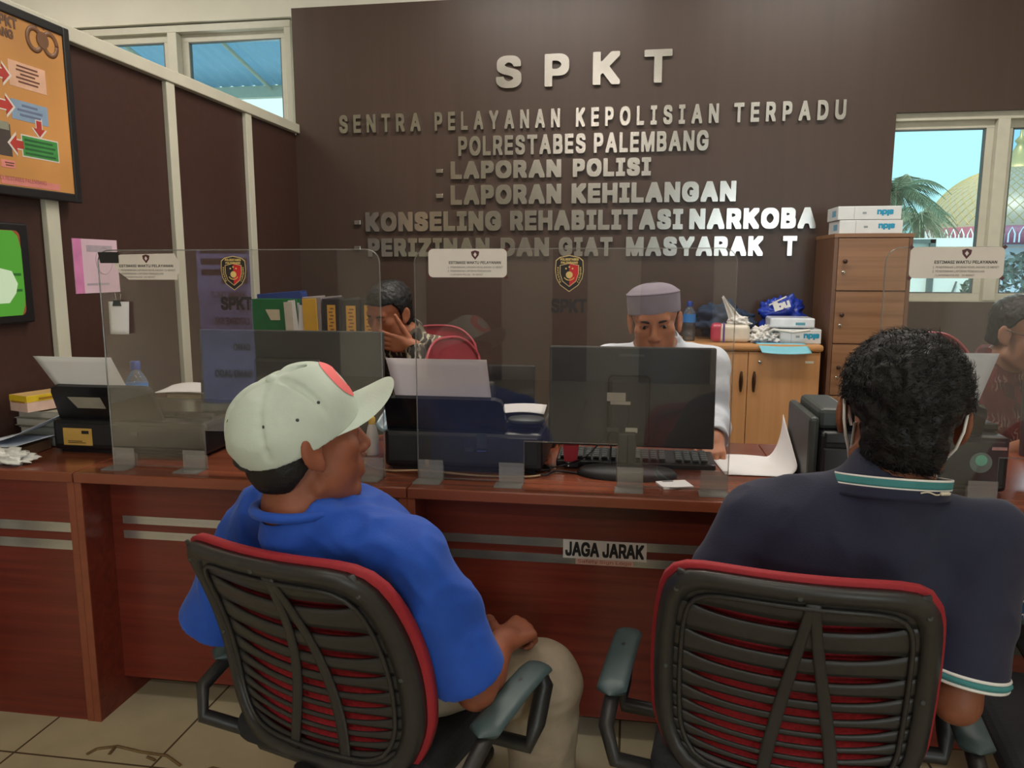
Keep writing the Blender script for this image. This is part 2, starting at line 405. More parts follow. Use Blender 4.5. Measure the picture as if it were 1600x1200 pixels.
# partition of brown boards between cream studs
struct('wall_partition', MB().bb((-1.985, 1.5, 0), (-1.96, 4.399, 2.09)), M['partition'])
for k, y in enumerate((1.66, 2.385, 3.125, 3.80)):
    struct('trim_%d' % (k+1), MB().bb((-1.960, y-.030, 0), (-1.938, y+.030, 2.085), .003), M['cream_post'])
struct('trim_5', MB().bb((-1.995, 1.5, 2.086), (-1.930, 4.398, 2.137), .004), M['cream_post'])
struct('baseboard_back', MB().bb((-1.93, WY-.014, 0), (3.08, WY, .09), .003), M['partition'])

def window(name, x0, x1, z0, z1, mull, y, panes, fr=.045, sash=.035, inner=True):
    m = MB()
    m.bb((x0, y, z0), (x1, y+.09, z0+fr), .003).bb((x0, y, z1-fr), (x1, y+.09, z1), .003)
    m.bb((x0, y, z0+fr), (x0+fr, y+.09, z1-fr), .003).bb((x1-fr, y, z0+fr), (x1, y+.09, z1-fr), .003)
    for a in mull: m.bb((a-.03, y-.004, z0+fr), (a+.03, y+.09, z1-fr), .003)
    w = m.build(name, M['alu']); w['kind'] = 'structure'
    xs = [x0+fr]+[e for a in mull for e in (a-.03, a+.03)]+[x1-fr]
    for i in range(len(xs)//2):
        a, b = xs[2*i], xs[2*i+1]; s = MB(); yy = y+.035+.018*(i % 2)
        s.bb((a, yy, z0+fr), (b, yy+.03, z0+fr+sash), .002).bb((a, yy, z1-fr-sash), (b, yy+.03, z1-fr), .002)
        s.bb((a, yy, z0+fr+sash), (a+sash, yy+.03, z1-fr-sash), .002).bb((b-sash, yy, z0+fr+sash), (b, yy+.03, z1-fr-sash), .002)
        so = s.build('sash', M['alu'], w)
        g = MB(); t = .006; e = sash
        g.bb((a+e, yy+.001, z0+fr+e), (b-e, yy+.029, z0+fr+e+t)).bb((a+e, yy+.001, z1-fr-e-t), (b-e, yy+.029, z1-fr-e)).bb((a+e, yy+.001, z0+fr+e), (a+e+t, yy+.029, z1-fr-e)).bb((b-e-t, yy+.001, z0+fr+e), (b-e, yy+.029, z1-fr-e))
        g.build('gasket', M['alu_dark'], so)
        MB().bb((a+e, yy+.013, z0+fr+e), (b-e, yy+.017, z1-fr-e)).build('pane', panes[i % len(panes)], so)
    return w
tr_ = MB()
for pts in ([(-1.43, 1.745), (-1.38, 1.765), (-1.30, 1.752), (-1.22, 1.748), (-1.16, 1.715)], [(-1.43, 1.745), (-1.44, 1.72)], [(-1.385, 1.763), (-1.38, 1.73)], [(-1.27, 1.735), (-1.24, 1.725)], [(-1.09, 1.70), (-1.07, 1.72), (-1.04, 1.715), (-1.03, 1.69)]):
    tr_.tube([(x, y, .0012) for x, y in pts], .0045, 6)
tro = tr_.build('tape_residue', mat('old_tape', srgb(112, 88, 56), .7, var=.2), fl)
window('window_1', -3.52, -2.02, 1.78, 2.755, [-2.775], W0+.02, [M['glass']], .04, .045)
window('window_2', 1.262, 2.72, 1.10, 2.11, [1.868, 2.30], WY+.03, [M['glass'], M['glass_blue']], .04, .038)

# ------------------------------------------------------------------ outside the windows
g = MB().bb((-14, 4.75, -.2), (22, 60, 0)).build('ground_outside', mat('asphalt', srgb(150, 148, 140), .9)); g['kind'] = 'structure'
M['white_ext'] = mat('white_render', srgb(245, 245, 242), .8, var=.02)
M['palm'] = mat('palm_leaf', srgb(100, 116, 92), .7, var=.25, scale=3)
M['palm_dry'] = mat('palm_leaf_dry', srgb(150, 150, 122), .6, var=.2, scale=3)
M['bark'] = mat('bark', srgb(120, 105, 85), .9, var=.2)
M['dome'] = mat('dome_rose', srgb(200, 172, 142), .42, .2, var=.05)
M['gold'] = mat('dome_gold', srgb(220, 182, 118), .45, .5, var=.08)
# corrugated awning beside the left window
def cor(u, v):
    x = -5.2+3.9*u; return (x, 4.95+3.3*v, 3.95-.68*v+.018*math.sin(x*2*PI/.13))
mm = bpy.data.materials.new('awning_sheet'); mm.use_nodes = True; b = mm.node_tree.nodes['Principled BSDF']
b.inputs['Base Color'].default_value = srgb(176, 204, 222); b.inputs['Roughness'].default_value = .5
tl = mm.node_tree.nodes.new('ShaderNodeBsdfTranslucent'); tl.inputs[0].default_value = srgb(186, 214, 232); mx = mm.node_tree.nodes.new('ShaderNodeMixShader'); mx.inputs[0].default_value = .55
mm.node_tree.links.new(b.outputs[0], mx.inputs[1]); mm.node_tree.links.new(tl.outputs[0], mx.inputs[2]); mm.node_tree.links.new(mx.outputs[0], mm.node_tree.nodes['Material Output'].inputs[0])
aw = thing('awning', (-3.2, 4.95, 0), 'blue corrugated awning sheet outside the high left window', 'awning')
MB().grid(cor, 240, 6, .004).build('sheet', mm, aw)
w = MB().bb((-5.1, 8.18, 3.14), (-1.3, 8.26, 3.26)).bb((-5.1, 4.70, 3.86), (-1.3, 4.95, 3.92))
for x in (-4.9, -3.9, -2.9, -1.9): w.tube([(x, 4.97, 3.90), (x, 8.2, 3.22)], .02, 6)
w.build('rafter', M['alu'], aw)
MB().bb((-4.95, 8.14, 0), (-4.87, 8.22, 3.2)).bb((-1.45, 8.14, 0), (-1.37, 8.22, 3.2)).build('post', M['alu'], aw)
nb = thing('white_building', (-6, 12, 0), 'bright white building beyond the awning', 'building')
MB().bb((-14, 11.0, 0), (-1.0, 13, 6.2)).build('wall', M['white_ext'], nb)
MB().bb((-14.2, 10.7, 6.2), (-.8, 13.2, 6.4)).build('roof', M['alu_dark'], nb)
# mosque
c = at(1582, 360, Y=32.0); sc_ = np.linalg.norm(c-np.array((0, 0, EYE)))/FPX
mq = thing('mosque', (c[0], c[1], 0), 'white mosque with golden rose lattice dome and finial', 'mosque')
R0 = 100*sc_; zc = c[2]
def domep(t): return (R0*math.cos(t*PI/2)**.92 if t < 1 else 0.0, R0*.80*math.sin(t*PI/2))
prof = [(R0*1.0, -R0*.10)]+[(max(domep(t)[0], .02), domep(t)[1]) for t in np.linspace(0, 1, 22)]
MB().lathe([(r, z+zc) for r, z in prof], (c[0], c[1], 0), 64).build('dome', M['dome'], mq)
lt = MB()
for k in range(52):
    for s in (-1, 1):
        pts = []
        for t in np.linspace(.04, .93, 14):
            r, z = domep(t); a = 2*PI*k/52+s*t*1.15
            pts.append((c[0]+(r+.006)*math.cos(a), c[1]+(r+.006)*math.sin(a), zc+z))
        lt.tube(pts, .013, 4, caps=False)
lt.build('lattice', M['gold'], mq)
bd = MB().lathe([(R0*1.02, zc-R0*.20), (R0*1.04, zc-R0*.19), (R0*1.04, zc+.02), (R0*1.005, zc+.06)], (c[0], c[1], 0), 64)
bd.build('drum_band', mat('dome_band', srgb(176, 96, 110), .5), mq)
ar = MB()
for k in range(60):
    a = 2*PI*k/60; ra = R0*1.045
    pts = [(c[0]+ra*math.cos(a+d_), c[1]+ra*math.sin(a+d_), zc+z) for d_, z in ((-.03, -R0*.18), (-.03, -R0*.08), (0, -.02), (.03, -R0*.08), (.03, -R0*.18))]
    ar.tube(pts, .03, 4)
ar.build('arch_ornament', M['white_ext'], mq)
MB().lathe([(R0*.30, zc+R0*.77), (R0*.28, zc+R0*.82), (R0*.14, zc+R0*.90), (R0*.07, zc+R0*1.02), (R0*.04, zc+R0*1.08), (R0*.07, zc+R0*1.12), (R0*.02, zc+R0*1.18), (R0*.015, zc+R0*1.27)], (c[0], c[1], 0), 28).build('finial', M['gold'], mq)
pts = [(c[0]+R0*.07*math.cos(a), c[1], zc+R0*1.34+R0*.07*math.sin(a)) for a in np.linspace(-4.2, 1.06, 18)]
MB().tube(pts, [.01+.04*math.sin(PI*i/17) for i in range(18)], 6).build('crescent', M['gold'], mq)
bw = at(1440, 362, Y=31)
hb = MB().bb((bw[0], 30.0, 0), (c[0]+R0*3, 38, zc-R0*.20)).bb((bw[0]-.3, 29.6, zc-R0*.32), (c[0]+R0*3, 38, zc-R0*.2))
hb.build('hall', M['white_ext'], mq)
wd = MB()
for x in np.arange(c[0]+.1, c[0]+7, 3.2): wd.bb((x, 29.93, zc-R0*.72), (x+2.2, 29.99, zc-R0*.45))
wd.build('window_band', M['alu_dark'], mq)
# low white wall and gate nearer to the window
yw = 13.0
a0 = at(1400, 405, Y=yw); a1 = at(1600, 405, Y=yw)
yard = thing('yard_wall', (a0[0], yw, 0), 'low white yard wall with dark gate frame outside right window', 'wall')
MB().bb((a0[0]-2, yw, 0), (at(1522, 400, Y=yw)[0], yw+.2, at(1450, 372, Y=yw)[2])).build('wall', M['white_ext'], yard)
gx = at(1452, 420, Y=yw)[0]; gt = at(1452, 374, Y=yw)[2]
gg = MB().bb((gx-.04, yw-.08, 0), (gx+.04, yw-.02, gt)).bb((gx-2, yw-.08, gt-.06), (gx+.04, yw-.02, gt))
for u_ in (1472, 1490, 1508): gg.tube([(at(u_, 420, Y=yw)[0], yw-.05, .4), (at(u_+22, 420, Y=yw)[0], yw-.05, 1.1)], .015, 6)
gg.build('gate_frame', M['alu_dark'], yard)
def blob_leaves(n, c, r, ln, mb):
    for _ in range(n):
        p = rng.normal(size=3); p = p/np.linalg.norm(p)*r*rng.uniform(.55, 1)**.5; d_ = rng.normal(size=3); d_ /= np.linalg.norm(d_); e = np.cross(d_, rng.normal(size=3)); e /= np.linalg.norm(e)
        q = np.array(c)+p; mb.add([q-d_*ln, q+e*ln*.4, q+d_*ln, q-e*ln*.4], [(0, 1, 2, 3)])
hd = thing('hedge', (at(1580, 440, Y=10)[0], 10, 0), 'dark green hedge bush outside the right window', 'hedge')
q = MB(); cc = at(1600, 452, Y=10); blob_leaves(2600, (cc[0], 10, .75), np.array((.75, .6, .75)), .055, q); q.build('foliage', mat('hedge_leaf', srgb(92, 112, 96), .7, var=.25), hd)
MB().cyl((cc[0], 10, 0), (cc[0], 10, .8), .06, 8).build('stem', M['bark'], hd)
def palm(u, v, y, R, label, n=26, dry=.35, seed=1):
    r_ = np.random.default_rng(seed); c = at(u, v, Y=y)
    t = thing('palm_tree', (c[0], y, 0), label, 'palm tree', 'palms outside the right window')
    MB().tube([(c[0], y, 0), (c[0]+.05, y, c[2]*.5), (c[0], y, c[2])], [.16, .12, .10], 10).build('trunk', M['bark'], t)
    for nm, mt, part in (('fronds', M['palm'], 0), ('dry_fronds', M['palm_dry'], 1)):
        q = MB()
        for k in range(n):
            if (r_.random() < dry) != bool(part): continue
            az = r_.uniform(0, 2*PI); el = r_.uniform(-.5, 1.1); L = R*r_.uniform(.75, 1.1)
            h = np.array((math.cos(az), math.sin(az), 0)); pts = []
            for s in np.linspace(0, 1, 14):
                pts.append(c+h*L*s*math.cos(el)+np.array((0, 0, L*(s*math.sin(el)-.75*s*s))))
            q.tube(pts, [.02*(1-.8*i/13) for i in range(14)], 4, caps=False)
            sd = np.array((-h[1], h[0], 0))
            for i in range(2, 14):
                d_ = pts[i]-pts[i-1]; d_ /= np.linalg.norm(d_); ll = R*.30*math.sin(PI*min(1, i/14+.12))
                for s in (-1, 1):
                    for off in (0, .5):
                        p = pts[i-1]*(1-off)+pts[i]*off
                        e = p+(sd*s*.8+d_*.7+np.array((0, 0, -.45)))*ll
                        q.add([p, p+d_*.020, e, p+np.array((0, 0, -.008))], [(0, 1, 2, 3)])
        q.build(nm, mt, t)
palm(1400, 300, 14.5, 1.15, 'palm tree left of the dome with long drooping fronds', 34, .2, 3)
palm(1436, 338, 17, .85, 'pale dry palm tree just left of the dome', 36, .75, 5)

# ------------------------------------------------------------------ ceiling lamps, some of them added, and the standing banner in the hall
for i, (lx, ly, en) in enumerate(LAMPS):
    t = thing('ceiling_lamp', (lx, ly, 3.23), ['white ceiling lamp in the room behind the brown partition', 'white ceiling lamp above the clerk desks', 'white ceiling lamp above the right clerk desk', 'white ceiling lamp above the left visitor chair', 'white ceiling lamp above the right visitor chair', 'white ceiling lamp over the blue standing banner', 'white ceiling lamp in the hall behind the visitors'][i], 'ceiling lamp', 'ceiling lamps')
    MB().bb((lx-.62, ly-.18, 3.225), (lx+.62, ly+.18, 3.2995), .01).build('housing', M['white_plastic'], t)
    MB().bb((lx-.58, ly-.14, 3.218), (lx+.58, ly+.14, 3.224)).build('diffuser', mat('lamp_diffuser', srgb(250, 246, 236), .4), t)
bx0, bx1, by, bz = -3.89, -3.37, -2.6, 1.56
ban = thing('standing_banner', ((bx0+bx1)/2, by, 0), 'blue roll up banner with black slogan standing in the hall', 'banner')
MB().bb((bx0, by-.004, .08), (bx1, by, bz)).build('print_sheet', mat('banner_blue', srgb(142, 152, 212), .6, var=.12, scale=5), ban)
MB().bb((bx0-.02, by-.06, 0), (bx1+.02, by+.05, .08), .01).build('base', M['alu'], ban)
MB().bb(((bx0+bx1)/2-.012, by-.03, .08), ((bx0+bx1)/2+.012, by-.008, bz+.01)).build('pole', M['alu'], ban)
for s, z, h in (('JANGAN TAKUT', 1.04, .062), ('LAPORKE BAE', .80, .068), ('SAMO', .565, .068), ('BANG JAGO', .315, .075)):
    MB().text(s, (bx1-.04, by+.001, z), (-1, 0, 0), (0, 0, 1), h=h, depth=.0004, bold=.03, cond=.62 if len(s) > 10 else .7, res=1).build('slogan_lettering', M['ink'], ban)
tx = MB()
for z, w_ in ((1.44, .45), (1.34, .45), (1.245, .45), (1.17, .26)): tx.bb((bx1-.03-w_, by+.0005, z), (bx1-.03, by+.001, z+.055))
tx.build('heading_bars', M['ink'], ban)
# ================================================================== METAL LETTERS ON THE WALL (each letter is a thing)
ORD = ['first', 'second', 'third', 'fourth', 'fifth', 'sixth', 'seventh', 'eighth', 'ninth', 'tenth', 'eleventh', 'twelfth']
LINES = [  # z bottom, cap height, gap/height, bold, rowname, words (text, left px, right px, v)
    (2.294, .170, None, .045, 'top heading', [('SPKT', 775, 1050, 108)]),
    (2.078, .100, .34, .030, 'long second row', [('SENTRA', 530, 657, 190), ('PELAYANAN', 679, 875, 188), ('KEPOLISIAN', 900, 1123, 182), ('TERPADU', 1147, 1322, 174)]),
    (1.937, .106, .12, .035, 'third row', [('POLRESTABES', 716, 915, 227), ('PALEMBANG', 928, 1107, 222)]),
    (1.811, .097, .10, .055, 'row LAPORAN POLISI', [('-', 681, 692, 268), ('LAPORAN', 704, 877, 266), ('POLISI', 895, 1017, 265)]),
    (1.668, .108, .09, .055, 'row LAPORAN KEHILANGAN', [('-', 681, 692, 306), ('LAPORAN', 704, 877, 305), ('KEHILANGAN', 893, 1150, 303)]),
    (1.522, .110, .09, .055, 'row KONSELING', [('-', 553, 563, 350), ('KONSELING', 571, 783, 346), ('REHABILITASI', 797, 1067, 345), ('NARKOBA', 1077, 1275, 343)]),
    (1.378, .105, .09, .055, 'lowest row PERIZINAN', [('-', 553, 563, 388), ('PERIZINAN', 575, 765, 388), ('DAN', 782, 858, 387), ('GIAT', 873, 957, 387), ('MASYARAK', 978, 1192, 386), ('T', 1223, 1245, 385)]),
]
for z0, h, gap, bold, row, words in LINES:
    for w, u0, u1, v in words:
        X0 = at(u0, v, Y=WY-.022)[0]; X1 = at(u1, v, Y=WY-.022)[0]
        if w == '-':
            o = MB().bb((X0, WY-.02, z0+h*.36), (X1, WY-.0005, z0+h*.58), .002).build('metal_dash', M['steel'])
            tag(o, 'polished steel dash before the %s on the wall' % row, 'letter', 'steel letters on the wall'); continue
        wd = []
        for ch in w:
            V, F = text_raw(ch, bold, 3); HV, _ = text_raw('H', bold, 3); kk = h/(HV[:, 1].max()-HV[:, 1].min()); wd.append((V[:, 0].max()-V[:, 0].min())*kk)
        n = len(w); W = X1-X0
        if gap is None: g_ = .128; k = (W-g_*(n-1))/sum(wd)
        else: g_ = gap*h; k = (W-g_*(n-1))/sum(wd)
        x = X0
        for i, ch in enumerate(w):
            ww = wd[i]*k
            o = MB().text(ch, (x, WY-.0005, z0), (1, 0, 0), (0, 0, 1), w=ww, h=h, depth=.022, bold=bold, res=3).build('metal_letter', M['steel'])
            cx_ = x+ww/2
            for vv in o.data.vertices: vv.co -= Vector((cx_, WY, z0))
            o.location = (cx_, WY, z0)
            if len(w) == 1: lb = 'polished steel letter T standing alone at the right end of the lowest row'
            else: lb = 'polished steel letter %s, %s letter of %s in the %s' % (ch, ORD[i], w, row)
            tag(o, lb, 'letter', 'steel letters on the wall')
            x += ww+g_

# ================================================================== COUNTER DESKS
YF = 1.868
desk_labels = ['cherry wood desk unit at left end, flush front with two steel strips',
               'cherry wood desk with recessed front behind the man in the white cap',
               'cherry wood desk with JAGA JARAK sticker on its front',
               'cherry wood desk at right end with round blue mask sign']
DX = [(-1.955, -1.527), (-1.525, -.566), (-.564, .415), (.417, 1.62)]
for i, (a, b) in enumerate(DX):
    t = thing('counter_desk', ((a+b)/2, YF+.3, 0), desk_labels[i], 'desk', 'desks of the service counter')
    MB().bb((a, YF, .722), (b, YF+.66, .75), .003).build('worktop', [M['counter_top']], t)
    MB().bb((a+.001, YF-.006, .722), (b-.001, YF, .7495), .002).build('edge_band', M['counter_edge'], t)
    if i == 0:
        fp = MB().bb((a, YF+.002, .0), (b-.02, YF+.02, .722)).build('front_panel', M['counter'], t); ys = YF+.002; sx = (a, b-.021); zz = (.575, .603), (.523, .551)
    else:
        fp = MB().bb((a+.02, YF+.115, .08), (b-.02, YF+.133, .722)).build('front_panel', M['counter'], t); ys = YF+.115; sx = (a+.055, b-.055); zz = (.568, .592), (.523, .547)
    for z_a, z_b in zz: MB().bb((sx[0], ys-.002, z_a), (sx[1], ys-.0001, z_b)).build('metal_strip', M['strip'], fp)
    sides = (b-.02,) if i == 0 else (a, b-.02)
    for s in sides:
        sp_ = MB().bb((s, YF+.001, 0), (s+.02, YF+.64, .722)).build('side_panel', M['counter'], t)
        MB().bb((s-.0005, YF-.003, .0), (s+.0205, YF+.001, .722)).build('edge_strip', M['counter_edge'], sp_)
    if i >= 2:
        xs = -.167 if i == 2 else .925
        st = MB().bb((xs, ys-.0034, .540), (xs+.222, ys-.0022, .592)).build('distance_sticker', M['sticker'], fp)
        MB().text('JAGA JARAK', (xs+.006, ys-.0035, .546), (1, 0, 0), (0, 0, 1), w=.209, h=.041, depth=.0004, bold=.034).build('lettering', M['ink'], fp)
        MB().bb((xs+.034, ys-.0034, .524), (xs+.188, ys-.0022, .5398)).build('caption_sticker', mat('peach_sticker', srgb(214, 168, 150), .5), fp)
        MB().text('Safety Sign Logo', (xs+.04, ys-.0035, .526), (1, 0, 0), (0, 0, 1), w=.142, h=.012, depth=.0004, bold=.0, cond=.9).build('caption_lettering', mat('brick_ink', srgb(150, 70, 58), .6), fp)
    if i == 3:
        c = np.array((1.005, ys-.0022, .449)); r = .056
        ms = MB().lathe([(r, 0), (r, .0012)], c, 40, R=Rx(PI/2)).build('mask_sign', mat('sign_blue', srgb(40, 84, 128), .5), fp)
        q = MB(); q.tube([c+np.array((r*.93*math.cos(k), -.0014, r*.93*math.sin(k))) for k in np.linspace(0, 2*PI, 40)], .0022, 6, caps=False)
        q.lathe([(.026, 0), (.026, .0008)], c+np.array((0, -.0014, .004)), 28, R=Rx(PI/2), sx=.85)
        q.tube([c+np.array((-.022, -.0016, .012)), c+np.array((-.034, -.0016, .006)), c+np.array((-.034, -.0016, -.01)), c+np.array((-.02, -.0016, -.016))], .0016, 6)
        q.build('sign_ring', M['sticker'], fp)
        MB().bb((c[0]-.026, c[1]-.0032, c[2]-.020), (c[0]+.026, c[1]-.0024, c[2]+.0)).build('mask_symbol', mat('mask_sym', srgb(180, 205, 215), .5), fp)
        MB().bb((c[0]-.055, c[1]-.0012, .352), (c[0]+.055, c[1], .388)).build('caption_sticker', M['grey_dark'], fp)

# ================================================================== ACRYLIC SCREENS ON THE COUNTER
YA = 1.950; ZT = 1.362
def shield(c, s, parent, front=-1):
    """police style shield decal: gold rim, black field, red half, gold disc, white scroll, tiny lettering"""
    c = np.array(c, float)
    def outl(k):
        L = [(-.30, .50), (0, .56), (.30, .50), (.42, .40), (.44, .1), (.40, -.15), (.28, -.36), (.0, -.56), (-.28, -.36), (-.40, -.15), (-.44, .1), (-.42, .40)]
        return [(x*s*k, y*s*k) for x, y in L]
    xd, yd = (1, 0, 0), (0, 0, 1)
    def lay(poly, d, name, m):
        return MB().prism(poly, c+np.array((0, -d, 0)), xd, yd, .0002).build(name, m, root)
    root = MB().prism(outl(1.0), c, xd, yd, .0004).build('shield_emblem', mat('emblem_gold', srgb(214, 186, 130), .4), parent)
    lay(outl(.95), .0005, 'field', mat('emblem_black', srgb(34, 28, 30), .4))
    inn = [(-.27, .24), (0, .30), (.27, .24), (.27, .0), (.2, -.22), (0, -.38), (-.2, -.22), (-.27, 0)]
    lay([(x*s*1.09, y*s*1.07) for x, y in inn], .0008, 'inner_rim', mat('emblem_gold', srgb(214, 186, 130), .4))
    lay([(x*s, y*s) for x, y in inn], .0011, 'inner_field', mat('emblem_black', srgb(34, 28, 30), .4))
    lay([(x*s, y*s) for x, y in [(0, .30), (.27, .24), (.27, .0), (.2, -.22), (0, -.38)][::-1]], .0014, 'red_half', mat('emblem_red', srgb(206, 40, 44), .4))
    d = MB().lathe([(s*.105, 0), (s*.105, .0003)], c+np.array((0, -.0017, s*-.04)), 20, R=Rx(PI/2))
    d.tube([c+np.array((s*.17*math.sin(a), -.0019, s*(-.05-.15*math.cos(a)))) for a in np.linspace(-1.1, 1.1, 12)], s*.016, 5)
    for x, y in ((-.10, .15), (.0, .2), (.10, .15)): d.lathe([(s*.028, 0), (s*.028, .0003)], c+np.array((s*x, -.0017, s*y)), 10, R=Rx(PI/2))
    d.build('disc_and_stars', mat('emblem_pale', srgb(226, 196, 120), .4), root)
    q = MB()
    q.text('POLRESTABES', c+np.array((0, -.0010, s*.39)), xd, yd, w=s*.56, h=s*.075, depth=.0002, bold=.03, align='C', res=1)
    q.text('PALEMBANG', c+np.array((0, -.0010, s*.295)), xd, yd, w=s*.52, h=s*.07, depth=.0002, bold=.03, align='C', res=1)
    for wds, sg in (('RESERSE', -1), ('KRIMINAL', 1)):
        for k, ch in enumerate(wds):
            f = k/(len(wds)-1); q.text(ch, c+np.array((sg*s*(.345-.0*f-.13*max(0, f-.45)), -.0010, s*(.15-.42*f))), xd, yd, w=s*.05, h=s*.05, depth=.0002, bold=.02, align='C', res=1)
    q.build('rim_lettering', mat('emblem_pale', srgb(226, 196, 120), .4), root)
    return root
def notice(x0, z0, w, h, parent, torn=False):
    y = YA-.0005; P = rrect(w, h, .012, 4)
    if torn: P = [(.09, 0), (.235, 0), (.236, .014), (.243, .02), (.243, h-.02), (.236, h-.013), (.23, h-.001), (.07, h-.004), (.045, h-.012), (.05, h*.52), (.06, h*.30), (.075, h*.15)]
    st = MB().prism(P, (x0, y, z0), (1, 0, 0), (0, 0, 1), .0006).build('notice_sticker', M['sticker'], parent)
    yt = y-.0008; q = MB()
    q.text('ESTIMASI WAKTU PELAYANAN', (x0+w*.265, yt, z0+h*.47), (1, 0, 0), (0, 0, 1), w=w*.66, h=h*.10, depth=.0002, bold=.02, res=1); q.build('heading_lettering', M['ink'], st)
    for s, ww, zz in (('1. PENERIMAAN LAPORAN KEHILANGAN 15 MENIT', .70, .32), ('2. PENERIMAAN LAPORAN PENGADUAN', .55, .19), ('/ LAPORAN POLISI : 30 MENIT', .42, .06)):
        MB().text(s, (x0+w*(.25 if s[0] != '/' else .28), yt, z0+h*zz), (1, 0, 0), (0, 0, 1), w=w*ww, h=h*.07, depth=.0002, bold=.0, res=1).build('line_lettering', mat('grey_ink', srgb(96, 86, 84), .6), st)
    cs = np.array((x0+w*.60, yt, z0+h*.80)); k = h*.30
    MB().prism([(-.5*k, .35*k), (0, .5*k), (.5*k, .35*k), (.42*k, -.1*k), (0, -.6*k), (-.42*k, -.1*k)][::-1], cs+np.array((0, .0002, 0)), (1, 0, 0), (0, 0, 1), .0003).build('crest', mat('crest_maroon', srgb(84, 36, 40), .5), st)
    MB().prism([(0, .28*k), (-.2*k, 0), (0, -.28*k), (.2*k, 0)], cs+np.array((0, -.0002, 0)), (1, 0, 0), (0, 0, 1), .0003).build('crest_diamond', M['sticker'], st)
    return st
screens = [(-1.462, 'clear acrylic screen with torn notice behind the white cap', 0), (-.558, 'clear acrylic screen with intact notice above the JAGA JARAK desk', 1), (.592, 'clear acrylic screen with notice, rightmost, in front of the window', 2)]
for x0, lb, i in screens:
    W = .810; x1 = x0+W
    t = thing('acrylic_screen', ((x0+x1)/2, YA, .75), lb, 'screen', 'acrylic screens on the counter')
    r = .035
    arc = lambda cx_, cz, a0, a1: [(cx_+r*math.cos(a), cz+r*math.sin(a)) for a in np.linspace(a0, a1, 7)]
    P = [(x0, .7535), (x0+.288, .7535), (x0+.288, .864), (x0+.530, .864), (x0+.530, .7535), (x1, .7535)]+arc(x1-r, ZT-r, 0, PI/2)+arc(x0+r, ZT-r, PI/2, PI)
    MB().prism(P, (0, YA+.004, 0), (1, 0, 0), (0, 0, 1), .004).build('pane', M['acrylic'], t)
    q = MB(); q.tube([(p[0], YA+.002, p[1]) for p in P[5:]]+[(x0, YA+.002, .755), (x0+.288, YA+.002, .755), (x0+.288, YA+.002, .864), (x0+.53, YA+.002, .864), (x0+.53, YA+.002, .755), (x1, YA+.002, .755)], .0017, 6, caps=False, s=False)
    q.build('polished_edge', M['acrylic_edge'], t)
    for fx in (x0+.004, x0+.222, x0+.532, x0+.742):
        f = MB().bb((fx, YA-.0065, .7505), (fx+.066, YA-.0025, .806)).bb((fx-.006, YA-.052, .7505), (fx+.066, YA-.0065, .7545)).bb((fx, YA+.0065, .7505), (fx+.066, YA+.0095, .79))
        f.build('foot', M['acrylic_foot'], t)
    shield((x0+.402, YA-.0003, 1.300), .082, t)
    MB().text('SPKT', (x0+.402 if i else x0+.405, YA-.0003, 1.201), (1, 0, 0), (0, 0, 1), w=.090, h=.036, depth=.0005, bold=.04, align='C').build('screen_lettering', mat('decal_black', srgb(40, 34, 34), .5), t)
    nw = .205; nx = x0+(.035, .038, .052)[i]
    notice(nx if i else x0+.002, 1.290 if i else 1.282, nw if i else .243, .072, t, torn=(i == 0))
    if i == 0: MB().prism([(.006, 0), (.062, 0), (.062, .03), (0, .03)], (x0+.004, YA-.0014, 1.327), (1, 0, 0), (0, 0, 1), .0006).build('black_tape', M['black_matte'], t)
    else:
        for dx, dz in ((0, 0), (nw, 0), (0, .072), (nw, .072)): MB().box((nx+dx*.985+.0015, YA-.0015, 1.290+dz), (.008, .0004, .008), Ry(.7)).build('tape_corner', mat('crest_maroon', srgb(84, 36, 40), .5), t)
# note hanging from a clip on the torn side of the left screen
pn = at(187, 495, Y=1.944)
nt_ = thing('paper_note', (pn[0], 1.944, pn[2]-.03), 'small blank white note hanging from a binder clip below the torn notice', 'note')
MB().grid(lambda u, v: (pn[0]-.030+.058*u+.006*v*(u-.3), 1.944-.004*math.sin(u*3)-.004*(1-v), pn[2]-.048+.090*v), 6, 6, .0006).build('sheet', M['paper'], nt_)
q = MB().prism([(-.013, 0), (.013, 0), (.009, .016), (-.009, .016)], (pn[0]-.002, 1.9435, pn[2]+.030), (1, 0, 0), (0, 0, 1), .006)
cl = q.build('binder_clip', M['grey_dark'], nt_)
for s in (-1, 1): MB().tube([(pn[0]+s*.008-.002, 1.942, pn[2]+.044), (pn[0]+s*.014-.002, 1.940, pn[2]+.062), (pn[0]+s*.004-.002, 1.940, pn[2]+.066), (pn[0]+s*.003-.002, 1.942, pn[2]+.046)], .0009, 6).build('wire_handle', M['steel'], cl)

